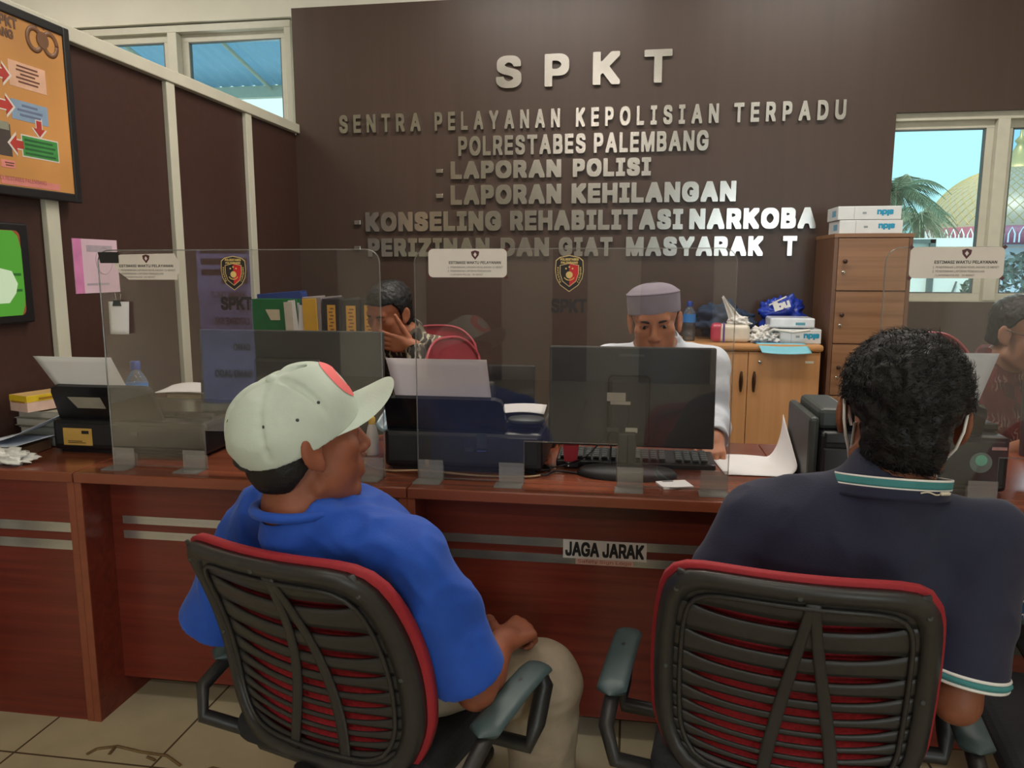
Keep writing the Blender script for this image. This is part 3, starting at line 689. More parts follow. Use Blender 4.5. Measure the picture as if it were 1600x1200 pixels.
# ================================================================== PRINTERS
def printer(x0, w, y0, tray0, trayw, papw, paph, label, yellow=False, bh=.105, papoff=0, papmat=None, rz=0, htop=.225):
    """rear side towards the visitors: body, raised rear tray leaning back with a sheet, output paper"""
    t = thing('printer', (x0+w/2, y0+.16, .75), label, 'printer', 'printers on the counter')
    b = MB().bb((x0, y0, .758), (x0+w, y0+.30, .75+bh), .012)
    b.bb((x0+.02, y0+.01, .7502), (x0+w-.02, y0+.29, .759))
    b.build('body', M['black'], t)
    q = MB().bb((x0+.004, y0+.06, .75+bh), (x0+w-.004, y0+.30, .75+bh+.022), .008); q.build('scanner_lid', M['black_gloss'], t)
    q = MB().bb((x0+.012, y0-.003, .776), (x0+w-.012, y0+.004, .75+bh-.012), .003); q.build('rear_panel', M['black_matte'], t)
    q = MB().bb((x0+w*.52, y0-.0045, .812), (x0+w*.57, y0-.0025, .822)); q.build('power_socket', M['grey_dark'], t)
    # rear paper tray: a tall slab, leaning away from the printer
    z0, z1 = .75+bh-.02, .75+htop; y_a, y_b = y0+.045, y0-.005
    P = [(.02, 0), (trayw-.02, 0), (trayw+.004, .02), (trayw, (z1-z0)-.02), (trayw-.006, z1-z0-.006), (trayw-.022, z1-z0), (.022, z1-z0), (.006, z1-z0-.006), (0, z1-z0-.02), (-.004, .02)]
    ln = np.array((0, y_b-y_a, z1-z0)); L = np.linalg.norm(ln); yd = ln/L
    P = [(x, y*L/(z1-z0)) for x, y in P]
    tr = MB().prism(P, (tray0, y_a, z0), (1, 0, 0), yd, .016).build('paper_tray', M['black_gloss'] if not yellow else M['black'], t)
    px0 = tray0+papoff
    m = papmat or M['paper']
    s = thing('paper_sheet', (px0+papw/2, y_b, z1-.05), 'blank sheet standing in the %s' % label.split(' with ')[0].replace('black inkjet printer', 'printer rear tray'), 'paper', 'sheets in the printer trays')
    return t, tr, px0, y_b, z1, s
def tray_sheet(s, px0, papw, yb, z1, ph, lean_l, lean_r, m):
    fn = lambda u, v: (px0+papw*u+(lean_l*(1-u)+lean_r*u)*v, yb+.012-.028*v-.004*math.sin(PI*u)*v, z1-.06+(ph+.06)*v)
    MB().grid(fn, 10, 8, .0006).build('sheet', m, s)
pl, tr, a_, yb, z1, s = printer(-1.755, .510, 2.075, -1.738, .335, .27, .10, 'black inkjet printer with yellow label at left end of counter', True, bh=.105, htop=.216)
s['label'] = 'blank white sheet standing in the tray of the left end printer'
tray_sheet(s, -1.695, .225, yb, z1, .085, -.085, -.052, M['paper'])
y_ = 2.075
lab = MB().bb((-1.715, y_-.0045, .776), (-1.618, y_-.0032, .829)).build('asset_label', mat('yellow_label', srgb(206, 164, 84), .5), pl)
MB().text('INVENTARIS', (-1.708, y_-.0046, .784), (1, 0, 0), (0, 0, 1), w=.07, h=.005, depth=.0002, bold=.0, res=1).build('lettering', M['ink'], lab) if False else MB().bb((-1.70, y_-.0052, .783), (-1.64, y_-.0046, .785)).bb((-1.70, y_-.0052, .788), (-1.652, y_-.0046, .790)).bb((-1.652, y_-.0052, .812), (-1.628, y_-.0046, .822)).build('print_lines', M['ink'], lab)
MB().prism([(0, 0), (.09, 0), (.085, .035), (-.018, .035)], (-1.628, 2.058, .897), (1, 0, 0), (0, -.32, .95), .0006).build('pale_label', mat('beige_label', srgb(150, 146, 132), .5), tr) if False else None
q = MB().prism([(0, 0), (.092, 0), (.086, .038), (-.02, .038)], (-1.63, 2.0435-.006, .900), (1, 0, 0), np.array((0, -.40, .916)), .0012); q.build('pale_label', mat('beige_label', srgb(150, 146, 132), .5), pl)
pm, tr, a_, yb, z1, s = printer(-.680, .448, 2.035, -.672, .335, .26, .11, 'black inkjet printer with tall rear tray in front of the red chairs', False, bh=.115, htop=.215)
s['label'] = 'blank pale sheet standing in the tray of the middle printer'
tray_sheet(s, -.632, .265, yb, z1, .105, -.030, -.014, M['paper_pink'])
MB().bb((-.412, 2.0305, .822), (-.385, 2.0318, .864)).build('spec_label', M['grey_dark'], pm)
MB().bb((-.412, 2.0302, .812), (-.385, 2.0318, .816)).build('silver_bar', M['steel'], pm)
MB().bb((-.560, 2.028, .762), (-.549, 2.034, .784), .001).build('cable_plug', mat('tan_plug', srgb(176, 140, 110), .5), pm)
# curved output guide and printed sheet on the middle printer
MB().lathe([(.0, 0), (.050, 0), (.052, .006), (.048, .010), (0, .012)], (-.285, 2.10, .888), 24, sy_=.9).build('paper_guide', M['grey_dark'], pm)
o = thing('printed_sheet', (-.30, 2.22, .90), 'white printed sheet lying on top of the middle printer', 'paper')
MB().grid(lambda u, v: (-.395+.155*u-.01*v, 2.15+.17*v, .8885+.012*math.sin(u*2.5)*(1-.4*v)+.004), 10, 8, .0006).build('sheet', M['paper'], o)
pr, tr, a_, yb, z1, s = printer(.486, .450, 2.02, .535, .335, .25, .11, 'black inkjet printer with round green sticker behind the dark haired man', False, bh=.150, htop=.235)
s['label'] = 'blank white sheet standing beside the dark haired head, in the right printer'
tray_sheet(s, .600, .235, yb, z1, .125, .01, .045, M['paper'])
MB().lathe([(.026, 0), (.026, .0012)], (.868, 2.0165, .835), 30, R=Rx(PI/2)).build('round_sticker', mat('grey_green', srgb(110, 132, 124), .5), pr)
MB().lathe([(.014, 0), (.014, .0012)], (.868, 2.0152, .841), 24, R=Rx(PI/2)).build('green_sticker', mat('mint', srgb(120, 210, 176), .5), pr)
q = MB().bb((.890, 2.0145, .868), (.925, 2.0168, .876)); q.build('silver_badge', M['steel'], pr)
# the left side of the right printer: stepped ink tank housing
MB().bb((.460, 2.03, .752), (.4855, 2.31, .935), .01).bb((.487, 2.05, .90), (.57, 2.29, .955), .012).build('ink_tank_housing', M['grey_dark'], pr)
MB().bb((.490, 2.004, .762), (.560, 2.019, .862), .006).bb((.495, 2.008, .872), (.570, 2.019, .900), .004).build('ink_tank_cover', M['black'], pr)

# ================================================================== MONITORS
def monitor(name, xc, y, w, h, zb, tilt, label, group, mt, base=True, basey=None, vert=None, rz=0.0):
    t = thing(name, (xc, y+.05, .75), label, 'monitor', group)
    R = Rz(rz) @ Rx(-tilt); o = Vector((xc, y, zb))
    def L(p): return np.array(o+R @ Vector(p))
    fr = MB().box(L((0, .006, h/2)), (w, .022, h), R, .005); fr.build('housing', mt, t)
    MB().box(L((0, .0185, h/2)), (w-.03, .003, h-.03), R).build('screen', mat('dark_screen', srgb(20, 24, 32), .2), t)
    return t, R, L
# main monitor, seen from behind
t, R, L = monitor('monitor', .004, 2.172, .468, .286, .808, math.radians(4), 'black monitor, its back to the visitors, hiding the grey capped man', 'monitors on the counter', M['black'])
b = MB().box(L((-.005, -.012, .105)), (.118, .034, .20), R, .012); bulge = b.build('rear_bulge', M['black_matte'], t)
q = MB().box(L((-.04, -.0300, .145)), (.052, .001, .024), R); q.box(L((-.028, -.0300, .128)), (.056, .001, .009), R).build('rating_label', mat('label_tan', srgb(176, 164, 148), .5), bulge)
for dx in (-.048, .004): MB().box(L((dx, -.031, .052)), (.034, .010, .014), R, .002).build('cable_socket', M['alu'] if dx > 0 else M['grey_dark'], bulge)
MB().box(L((0, -.0052, .262)), (.07, .001, .006), R).build('rear_vent', M['grey_dark'], t)
MB().bb((-.028, 2.110, .765), (.022, 2.135, .86), .004).build('stand_neck', M['grey_dark'], t)
MB().lathe([(.135, 0), (.137, .006), (.125, .018), (.06, .026), (0, .027)], (-.002, 2.075, .7505), 40, sy_=.50).build('stand_base', M['black_matte'], t)
# left monitor
t, R, L = monitor('monitor', -1.126, 2.40, .650, .342, .766, math.radians(3), 'wide dark monitor standing behind the white cap, its back to the visitors', 'monitors on the counter', M['grey_dark'])
MB().box(L((0, -.012, .17)), (.24, .034, .16), R, .012).build('rear_bulge', M['grey_dark'], t)
MB().box(L((-.238, -.0058, .085)), (.040, .0012, .040), R).build('paper_label', mat('label_pink', srgb(190, 170, 160), .5), t)
MB().box(L((-.262, -.0058, .045)), (.010, .0012, .012), R).build('small_label', M['sticker'], t)
MB().bb((-1.161, 2.365, .76), (-1.091, 2.385, .92), .004).build('stand_neck', M['grey_dark'], t)
MB().lathe([(.14, 0), (.14, .006), (.05, .016), (0, .017)], (-1.12, 2.395, .7505), 36, sy_=.62).build('stand_base', M['black_matte'], t)
# second clerk's monitor behind the middle printer
t, R, L = monitor('monitor', -.505, 2.46, .40, .240, .760, math.radians(3), 'small black monitor half hidden behind the middle printer', 'monitors on the counter', M['black_gloss'])
MB().box(L((0, -.012, .12)), (.14, .034, .13), R, .012).build('rear_bulge', M['black_matte'], t)
MB().bb((-.53, 2.405, .76), (-.48, 2.425, .84), .004).build('stand_neck', M['black'], t)
MB().lathe([(.10, 0), (.10, .006), (.04, .014), (0, .015)], (-.505, 2.450, .7505), 36, sy_=.7).build('stand_base', M['black_matte'], t)
# right edge monitor, turned to its clerk
t, R, L = monitor('monitor', 1.275, 2.30, .42, .30, .80, math.radians(3), 'dark monitor at the right edge in front of the clerk in red batik', 'monitors on the counter', M['grey_dark'], rz=.25)
MB().bb((1.23, 2.27, .76), (1.28, 2.285, .88), .004).build('stand_neck', M['black'], t)
MB().lathe([(.115, 0), (.115, .006), (.05, .016), (0, .017)], (1.27, 2.265, .7505), 36, sy_=.62).build('stand_base', M['black_matte'], t)

# ================================================================== KEYBOARD, MICE, CABLES, SMALL THINGS ON THE COUNTER
kt = thing('keyboard', (.02, 2.21, .75), 'black full size keyboard behind the monitor stand', 'keyboard')
MB().box((.02, 2.222, .7625), (.450, .135, .018), Rx(.06), .004).build('case', M['black'], kt)
for r_ in range(5):
    q = MB()
    for k in range(18):
        if k in (13,): continue
        q.box((-.185+k*.0235, 2.180+r_*.0205, .7735+r_*.0013), (.019, .017, .006), Rx(.06), .0025, seg=1)
    q.build('key_row', M['grey_dark'], kt)
ms = thing('mouse', (-.255, 2.405, .75), 'black computer mouse under the hand left of the monitor', 'mouse')
MB().lathe([(.030, 0), (.033, .010), (.026, .024), (.012, .031), (0, .032)], (-.255, 2.405, .7505), 24, sy_=1.5).build('shell', M['black'], ms)
o = thing('dongle', (-.163, 2.155, .75), 'red and black stamp dongle standing at the keyboard corner', 'gadget')
MB().bb((-.180, 2.120, .7505), (-.135, 2.150, .774), .006).build('base', M['black'], o)
MB().prism([(-.018, 0), (.018, 0), (.022, .045), (-.022, .045)], (-.160, 2.138, .772), (1, 0, 0), (0, 0, 1), .022).build('red_cap', mat('red_plastic', srgb(168, 28, 40), .4), o)
MB().bb((-.168, 2.1185, .757), (-.164, 2.1200, .768)).build('white_mark', M['sticker'], o)
def cable(name, pts, r, m, label):
    P = [np.array(p) for p in pts]; out = []
    for i in range(len(P)-1):
        p0, p1, p2, p3 = P[max(i-1, 0)], P[i], P[i+1], P[min(i+2, len(P)-1)]
        for s in np.linspace(0, 1, 9)[:-1]:
            out.append(.5*((2*p1)+(-p0+p2)*s+(2*p0-5*p1+4*p2-p3)*s*s+(-p0+3*p1-3*p2+p3)*s**3))
    out.append(P[-1]); o = MB().tube(out, r, 8).build(name, m); tag(o, label, 'cable'); return o
zc_ = .7545
cable('cable', [(-.235, 2.20, zc_), (-.262, 2.14, zc_), (-.215, 2.085, zc_), (-.30, 2.06, zc_), (-.225, 2.028, zc_), (-.19, 2.075, zc_), (-.06, 2.05, zc_), (-.048, 2.115, .80), (-.05, 2.135, .858)], .0026, M['black'], 'black cable looping from the monitor across the desk to the printer')
cable('cable', [(-.052, 2.132, .858), (-.11, 2.09, .80), (-.155, 2.112, .77), (-.205, 2.115, zc_), (-.235, 2.13, zc_), (-.27, 2.20, zc_)], .0022, M['black'], 'thin black cable hanging from the monitor back to the red dongle')
cable('cable', [(-.80, 2.15, zc_), (-.74, 2.06, zc_), (-.66, 2.008, zc_), (-.555, 1.995, .762), (-.40, 1.993, zc_), (-.28, 2.000, zc_), (-.235, 2.022, zc_)], .0028, mat('tan_cable', srgb(176, 146, 112), .5), 'tan cable running along the foot of the middle printer')
lp = [(-1.115+.085*math.cos(a)*(1-.02*a)+.012*a, 2.19+.05*math.sin(a)*(1-.02*a), zc_+.0035*a) for a in np.linspace(0, 19, 40)]
cable('cable', lp, .003, M['black'], 'coiled black cable on the desk left of the white cap')
o = thing('note_pad', (.125, 1.985, .75), 'small white square note pad in front of the monitor stand', 'note pad')
MB().box((.122, 1.988, .7535), (.082, .062, .006), Rz(.32), .001).build('pages', M['paper'], o)
MB().box((.105, 2.006, .7568), (.03, .006, .0008), Rz(.32)).build('dark_edge', M['grey_dark'], o)
o = thing('curled_sheet', (.36, 2.2, .75), 'white printed sheet curling up at its right edge beside the keyboard', 'paper')
def curl(u, v):
    x = .245+.165*u/.62 if u < .62 else .41+.043*math.sin((u-.62)/.38*1.55)
    z = .7530+(.0 if u < .62 else .135*((u-.62)/.38)**1.7)*(0.25+.75*v)+.004*math.sin(5*u)*v
    return (x-.0*v+.02*(1-v)*(1-u), 2.115+.225*v-.06*u*(1-v)*0, z)
MB().grid(curl, 28, 14, .0006).build('sheet', M['paper'], o)
q = MB()
for k in range(9): q.bb((.285, 2.14+.018*k, .7552), (.285+.12+.03*math.sin(k*3), 2.1425+.018*k, .7558))
# glue bottle, red stamp, pale blue tray, card near the profile of the capped man
o = thing('glue_bottle', (-.772, 2.20, .75), 'white glue bottle with yellow cap beside the middle printer', 'glue')
MB().lathe([(.019, 0), (.020, .01), (.0195, .055), (.013, .085), (.008, .098)], (-.772, 2.20, .7505), 20).build('bottle_body', M['white_plastic'], o)
MB().lathe([(.0105, .094), (.0105, .112), (.006, .118), (0, .119)], (-.772, 2.20, .7505), 12).build('cap', mat('yellow_cap', srgb(226, 176, 40), .4), o)
o = thing('ink_stamp', (-.813, 2.15, .75), 'dark red rubber stamp on the desk beside the glue bottle', 'stamp')
MB().lathe([(.017, 0), (.017, .02), (.010, .024), (.008, .044), (.014, .052), (.012, .064), (0, .066)], (-.813, 2.15, .7505), 18).build('handle', mat('dark_red_plastic', srgb(128, 26, 38), .4), o)
MB().bb((-.831, 2.130, .7502), (-.795, 2.170, .7515)).build('rubber_pad', M['black_matte'], o)
o = thing('pale_blue_tray', (-.733, 2.21, .75), 'translucent blue plastic dish clipped to the side of middle printer', 'dish')
MB().grid(lambda u, v: (-.745+.05*u+.012*v, 2.155+.11*v-.02*u, .835+.05*v*(1-.3*u)+.02*(2*u-1)**2), 10, 8, .003).build('dish', mat('blue_grey_plastic', srgb(96, 124, 136), .3), o)
MB().bb((-.735, 2.23, .7505), (-.725, 2.24, .875)).build('support', mat('blue_grey_plastic', srgb(96, 124, 136), .3), o)
o = thing('blank_card', (-1.045, 2.02, .75), 'small cream card on the desk under the back of the cap', 'card')
MB().prism(rrect(.075, .062, .01), (-1.085, 2.000, .7515), (1, 0, 0), (0, 1, 0), .001).build('card', mat('cream_card', srgb(214, 198, 170), .6), o)
# bottle behind the left printer
def bottle(loc, s, label, lab, cap, water):
    t = thing('water_bottle', loc, label, 'bottle', 'plastic water bottles')
    pf = [(.030, 0), (.033, .006), (.033, .05), (.030, .055), (.033, .06), (.033, .142), (.031, .154), (.018, .176), (.0135, .184), (.0135, .192)]
    MB().lathe([(r*s, z*s) for r, z in pf], loc, 24).build('bottle_body', M['pet'], t)
    MB().lathe([(.0302*s, .004*s), (.0318*s, .05*s), (.0318*s, .085*s), (0, .0855*s)], loc, 24).build('water', water, t)
    MB().lathe([(.0338*s, .100*s), (.0338*s, .144*s)], loc, 24).build('wrapper', lab, t)
    MB().lathe([(.0155*s, .186*s), (.0155*s, .208*s), (.013*s, .212*s), (0, .2125*s)], loc, 18).build('cap', cap, t)
    return t
M['pet'] = clear('clear_plastic', (.85, .9, .95, 1), .05, .10, (.7, .75, .8, 1))
M['blue_cap'] = mat('blue_cap', srgb(34, 62, 150), .4); M['blue_label'] = mat('blue_label', srgb(60, 130, 205), .4)
b_ = at(213, 595, Y=2.46); bottle((b_[0], 2.46, .7505), 1.12, 'small water bottle with dark blue cap behind the left end printer', M['blue_label'], M['blue_cap'], clear('bottle_water', (.6, .75, .9, 1), .02, .1, (.4, .5, .7, 1)))
# bundle of files behind the left printer
o = thing('paper_bundle', (-1.56, 2.42, .75), 'thick brown bundle of files marked LPA under white sheets', 'files')
MB().bb((-1.575, 2.435, .7505), (-1.415, 2.525, .80), .004).build('lower_files', mat('file_brown', srgb(176, 142, 110), .7, var=.15), o)
q = MB()
for k in range(9): q.bb((-1.600, 2.425+.001*k, .803+.0085*k), (-1.425+.008*math.sin(k*2.1), 2.525, .8105+.0085*k), .002)
q.build('file_stack', mat('file_tan', srgb(206, 178, 146), .7, var=.12), o)
MB().text('LPA', (-1.545, 2.4248, .822), (1, 0, 0), (0, 0, 1), w=.06, h=.032, depth=.0004, bold=.0).build('lettering', mat('pencil', srgb(90, 76, 66), .7), o)
for k, (x0_, x1_, z_, tl_) in enumerate([(-1.63, -1.44, .884, .022), (-1.565, -1.415, .878-.116, .012)]):
    w_ = thing('loose_sheet', ((x0_+x1_)/2, 2.4, z_), ['crumpled white sheet lying on top of the LPA file bundle', 'white sheets lying in front of the LPA file bundle'][k], 'paper')
    MB().grid(lambda u, v: (x0_+(x1_-x0_)*u, (2.40, 2.385)[k]+(.12, .045)[k]*v, z_+.002+tl_*abs(math.sin(2.4*u+.5*v))*(.3+.7*v)), 14, 8, .0008).build('sheet', M['paper'], w_)
# things on the left end desk
def yy(u, v, Y): return at(u, v, Y=Y)
bk = [(.752, .030, .0, 'lowest grey bound book of the stack under the yellow box'), (.783, .028, .006, 'second grey bound book from the bottom under the yellow box'), (.812, .026, -.004, 'third grey bound book up, under the yellow box'), (.839, .024, .004, 'topmost grey bound book directly under the yellow box')]
for z_, h_, dx, lb in bk:
    t = thing('bound_book', (-1.85, 2.27, z_), lb, 'book', 'grey books under the yellow box')
    MB().box((-1.853+dx, 2.285, z_+h_/2), (.158, .27, h_-.004), Rz(-.12+dx*8), .001).build('pages', mat('page_grey', srgb(178, 172, 158), .8, stretch=(1, 1, 60), scale=6, var=.12), t)
    q = MB().box((-1.853+dx, 2.283, z_+h_-.0015), (.164, .276, .002), Rz(-.12+dx*8), .0005); q.box((-1.853+dx, 2.283, z_+.0012), (.164, .276, .002), Rz(-.12+dx*8), .0005); q.build('cover', mat('cover_grey', srgb(150, 146, 132), .6), t)
t = thing('paper_box', (-1.84, 2.25, .864), 'yellow and pink paper box lying on the stack of grey books', 'box')
R = Rz(-.32); bc = Vector((-1.850, 2.245, .892))
MB().box(bc, (.090, .285, .050), R, .001).build('carton', mat('pale_pink_card', srgb(222, 186, 168), .6), t)
MB().box(bc+Vector((0, 0, .016)), (.0915, .2865, .020), R, .0008).build('yellow_band', mat('yellow_card', srgb(226, 190, 40), .5), t)
MB().box(bc+Vector((0, 0, .0262)), (.086, .282, .001), R).build('top_panel', mat('peach_card', srgb(206, 168, 110), .6), t)
q = MB(); q.text('KERTAS KOPI', bc+R @ Vector((.0464, -.10, .010)), R @ Vector((0, 1, 0)), (0, 0, 1), w=.10, h=.010, depth=.0003, bold=.0, res=1) if False else q.box(bc+R @ Vector((.0462, -.06, .014)), (.0004, .09, .007), R).box(bc+R @ Vector((0, -.1436, .006)), (.07, .0004, .005), R)
q.build('print_bars', mat('ochre_print', srgb(170, 120, 30), .6), t)
t = thing('flat_carton', (-1.86, 2.02, .75), 'flat brown carton on the left end desk under white sheets', 'carton')
MB().box((-1.87, 2.045, .766), (.15, .14, .030), Rz(.1), .002).build('carton', mat('brown_card', srgb(120, 92, 70), .7), t)
for k, (dz, lb) in enumerate([(.784, 'white sheet lying on the flat brown carton'), (.792, 'folded white sheet, topmost on the flat brown carton')]):
    t = thing('loose_sheet', (-1.86, 2.05, dz), lb, 'paper')
    MB().grid(lambda u, v: (-1.942+.165*u+.02*k*v, 1.985+.165*v-.03*u*(1-k), dz+(.012+.030*k)*u*u+.030*k*v*u), 12, 8, .0008).build('sheet', mat('bluish_paper', srgb(214, 222, 236), .7, var=.02), t)
t = thing('plastic_bag', (-1.83, 1.93, .75), 'crumpled white plastic bag on the left end of the counter', 'bag')
def crump(c, r, mt, name, t, amp=.35, fr=28, n=36, seed=0):
    mb = MB(); c = np.array(c)
    def fn(u, v):
        a = 2*PI*u; e = (v-.5)*PI; d_ = np.array((math.cos(a)*math.cos(e), math.sin(a)*math.cos(e), math.sin(e)))
        nz = mnoise.noise(Vector(d_*2.2)+Vector((seed, 0, 0)))*amp+abs(mnoise.noise(Vector(d_*5)+Vector((0, seed, 3))))*amp*.8
        p = c+d_*np.array(r)*(1+nz-.1); p[2] = max(p[2], c[2]-r[2]*.8); return p
    mb.grid(fn, n*2, n, 0, s=False); mb.s = [True]*len(mb.f)
    return mb.build(name, mt, t)
M['bag'] = mat('white_polythene', srgb(224, 222, 216), .35, var=.04)
crump((-1.80, 1.935, .768), (.082, .045, .022), M['bag'], 'film', t, .5, seed=4)
MB().box((-1.815, 1.915, .795), (.018, .008, .006), Rz(.4), .002).build('blue_mark', M['blue_cap'], t)
# ================================================================== OAK CABINET AND WHAT STANDS ON IT
M['oak'] = wood('oak_laminate', srgb(186, 136, 90), srgb(200, 150, 104), 'Z', .35, 2.5, 30)
M['oak_edge'] = wood('oak_edge', srgb(186, 134, 84), srgb(200, 148, 96), 'X', .35, 2.5, 20)
M['locker'] = wood('walnut_laminate', srgb(128, 92, 66), srgb(156, 116, 86), 'X', .4, 2.6, 40)
M['locker_side'] = wood('walnut_side', srgb(104, 74, 56), srgb(118, 86, 66), 'Z', .4, 2.6, 30)
CX0, CX1, CYF, CZ = .235, .938, 3.98, .935
t = thing('cabinet', ((CX0+CX1)/2, 4.18, 0), 'light oak two door cabinet standing left of the tall locker', 'cabinet')
MB().bb((CX0, CYF+.02, .0), (CX1, 4.384, CZ-.035)).build('carcass', M['oak'], t)
MB().bb((CX0-.008, CYF-.012, CZ-.034), (CX1+.008, 4.386, CZ), .012).build('top', M['oak_edge'], t)
for i, (a, b) in enumerate(((CX0+.004, .5865), (.5895, CX1-.004))):
    d = MB().bb((a, CYF, .06), (b, CYF+.019, CZ-.04), .002).build('door', M['oak'], t)
    hx = .5865-.030 if i == 0 else .5895+.030
    h = MB().lathe([(.0, -.055), (.007, -.05), (.011, -.02), (.0125, 0), (.011, .02), (.007, .05), (0, .055)], (hx, CYF-.006, .745), 14, sx=.8, sy_=.7).build('handle', mat('bronze', srgb(70, 48, 34), .3, .6), d)
    if i: MB().lathe([(.009, 0), (.009, .004), (.005, .005), (0, .005)], (.645, CYF, .845), 16, R=Rx(PI/2)).build('keyhole', M['steel'], d); MB().bb((CX1-.075, CYF-.0012, .842), (CX1-.035, CYF-.0001, .854)).build('name_plate', M['alu'], d)
b_ = at(1076, 532, Y=4.12); bottle((b_[0], 4.12, CZ+.0005), .97, 'water bottle with blue cap on the oak cabinet behind the grey cap', M['blue_label'], M['blue_cap'], clear('bottle_water_clear', (.7, .7, .72, 1), .02, .12, (.5, .46, .42, 1)))
M['navy_cloth'] = mat('navy_cloth', srgb(40, 58, 84), .85, var=.15, bump=.3, bscale=60)
t = thing('folded_jacket', (.50, 4.27, CZ), 'crumpled navy blue jacket lying on the oak cabinet against the wall', 'jacket')
crump((.485, 4.26, CZ+.095), (.15, .085, .098), M['navy_cloth'], 'cloth', t, .38, seed=8)
t = thing('tissue_pack', (.50, 4.09, CZ), 'clear plastic tissue pack with red end on the oak cabinet', 'tissue pack')
MB().box((.515, 4.085, CZ+.047), (.175, .10, .092), Rz(-.08), .022, seg=4).build('pack', mat('tissue_film', srgb(222, 214, 200), .25, var=.05, scale=30, bump=.3), t)
MB().box((.440, 4.09, CZ+.049), (.062, .104, .096), Rz(-.08), .022, seg=4).build('red_end', mat('red_film', srgb(190, 54, 84), .3, var=.08), t)
q = MB().box((.474, 4.087, CZ+.048), (.010, .1055, .0975), Rz(-.08), .022, seg=4); q.build('purple_band', mat('purple_film', srgb(92, 60, 140), .3), t)
M['tissue'] = mat('tissue', srgb(232, 230, 226), .85, var=.03)
def tis(u, v):
    a = -.5+1.0*u; r = .012+.045*(1-v)**1.5+.012*math.sin(9*u)*(1-v); return (.535+.030*(u-.5)*6*r*6-.11*v**1.3, 4.09+.02*math.sin(12*u)*(1-v)+.01*v, CZ+.085+.165*v-.03*(u-.5)**2*4)
MB().grid(lambda u, v: (.505+.075*(u-.5)*(1.25-1.1*v)+.045-.085*v**1.2, 4.085+.018*math.sin(14*u)*(1-v*.6), CZ+.088+.150*v-.02*abs(u-.5)), 14, 10, .0012).build('pulled_tissue', M['tissue'], t)
crump((.545, 4.085, CZ+.105), (.050, .036, .026), M['tissue'], 'tissue_tuft', t, .6, seed=2)
for k, (x, y, r, lb) in enumerate([(.640, 4.07, .034, 'crumpled white tissue next to the tissue pack'), (.705, 4.075, .036, 'crumpled white tissue in front of the blue bag'), (.672, 4.13, .042, 'crumpled white tissue heaped between pack and blue bag')]):
    t = thing('crumpled_tissue', (x, y, CZ), lb, 'tissue', 'crumpled tissues on the cabinet')
    crump((x, y, CZ+r*.62+(.02 if k == 2 else 0)), (r*1.15, r*.8, r*.75), M['tissue'], 'paper', t, .8, seed=20+k)
t = thing('blue_folder', (.70, 4.0, CZ), 'cyan and blue plastic folder hanging over the front edge of the cabinet', 'folder')
def fold(u, v):
    x = .600+.235*u+.045*v; y = 4.09-.165*v
    z = CZ+.0035+(.0 if v < .55 else -.040*((v-.55)/.45)**1.5)+.012*math.sin(PI*u)*max(0, v-.5)*-1.2
    if y < CYF-.010: z = min(z, CZ+.002)
    return (x, y, z)
f_ = MB().grid(fold, 16, 20, .001); nf = len(f_.f)
for i in range(nf):
    yv = np.mean([f_.v[k][1] for k in f_.f[i]]); f_.m[i] = 1 if yv > 4.005 else 0
f_.build('sheet', [mat('cyan_plastic', srgb(128, 198, 216), .35, var=.03), mat('deep_blue_plastic', srgb(28, 92, 140), .35)], t)
t = thing('ream_box', (.86, 4.12, CZ), 'grey white paper ream lowest on the oak cabinet, beside the locker', 'paper ream')
def ream(c, size, t, rz=0, flip=True, word='sidu', blue=True, th=.022):
    R = Rz(rz); c = Vector(c)
    b = MB().box(c, size, R, .003).build('pack', mat('ream_white', srgb(222, 226, 228), .45, var=.03), t)
    o = c+R @ Vector((size[0]*.22, -size[1]/2-.0004, th*.52)); xd = R @ Vector((-1, 0, 0)); yd = Vector((0, 0, -1))
    MB().text(word, o+R @ Vector((.045, 0, 0)), xd, yd, h=th, depth=.0005, bold=.05, align='L', cond=1.15).build('brand_lettering', mat('ream_cyan', srgb(40, 150, 190), .5), b)
    q = MB().box(c+R @ Vector((-size[0]*.08, -size[1]/2-.0003, 0)), (.018, .0006, .010), R); q.box(c+R @ Vector((-size[0]*.24, -size[1]/2-.0003, 0)), (.0015, .0006, size[2]*.9), R)
    q.build('print_marks', mat('ream_grey', srgb(150, 160, 164), .5), b)
    if blue: MB().box(c+R @ Vector((-size[0]/2-.0003, -.03, 0)), (.0006, .07, size[2]*.45), R).build('side_print', mat('ream_blue', srgb(110, 170, 205), .5), b)
    return b
ream((.845, 4.125, CZ+.0365), (.195, .20, .072), t, 0, th=.030, blue=False)
t = thing('plastic_pack', (.81, 4.10, CZ+.075), 'shiny white wrapped pack lying on the ream beside the blue bag', 'pack')
MB().box((.805, 4.12, CZ+.104), (.215, .18, .050), Rz(-.03), .008).build('wrapped_pack', mat('shiny_wrap', srgb(226, 232, 240), .15, var=.06, scale=25, bump=.4), t)
MB().box((.84, 4.0292, CZ+.100), (.046, .0006, .014), Rz(-.03)).build('label_print', mat('ream_teal', srgb(90, 160, 178), .5), t)
MB().tube([(.70, 4.03, CZ+.045), (.69, 4.01, CZ+.060), (.705, 4.0, CZ+.073), (.80, 3.995, CZ+.060), (.88, 3.998, CZ+.072)], .007, 8).build('strap', M['bag'], t)
t = thing('blue_shopping_bag', (.80, 4.28, CZ), 'crumpled blue plastic shopping bag with white letters at the back of the cabinet', 'bag')
crump((.80, 4.29, CZ+.125), (.115, .058, .088), mat('blue_film', srgb(36, 62, 168), .3, var=.12), 'film', t, .5, seed=33)
ml = MB(); ml.text('ibu', (.745, 4.205, CZ+.150), (.93, -.05, .33), (-.33, 0, .93), h=.048, depth=.0008, bold=.05, cond=1.1); ml.build('bag_lettering', M['bag'], t)
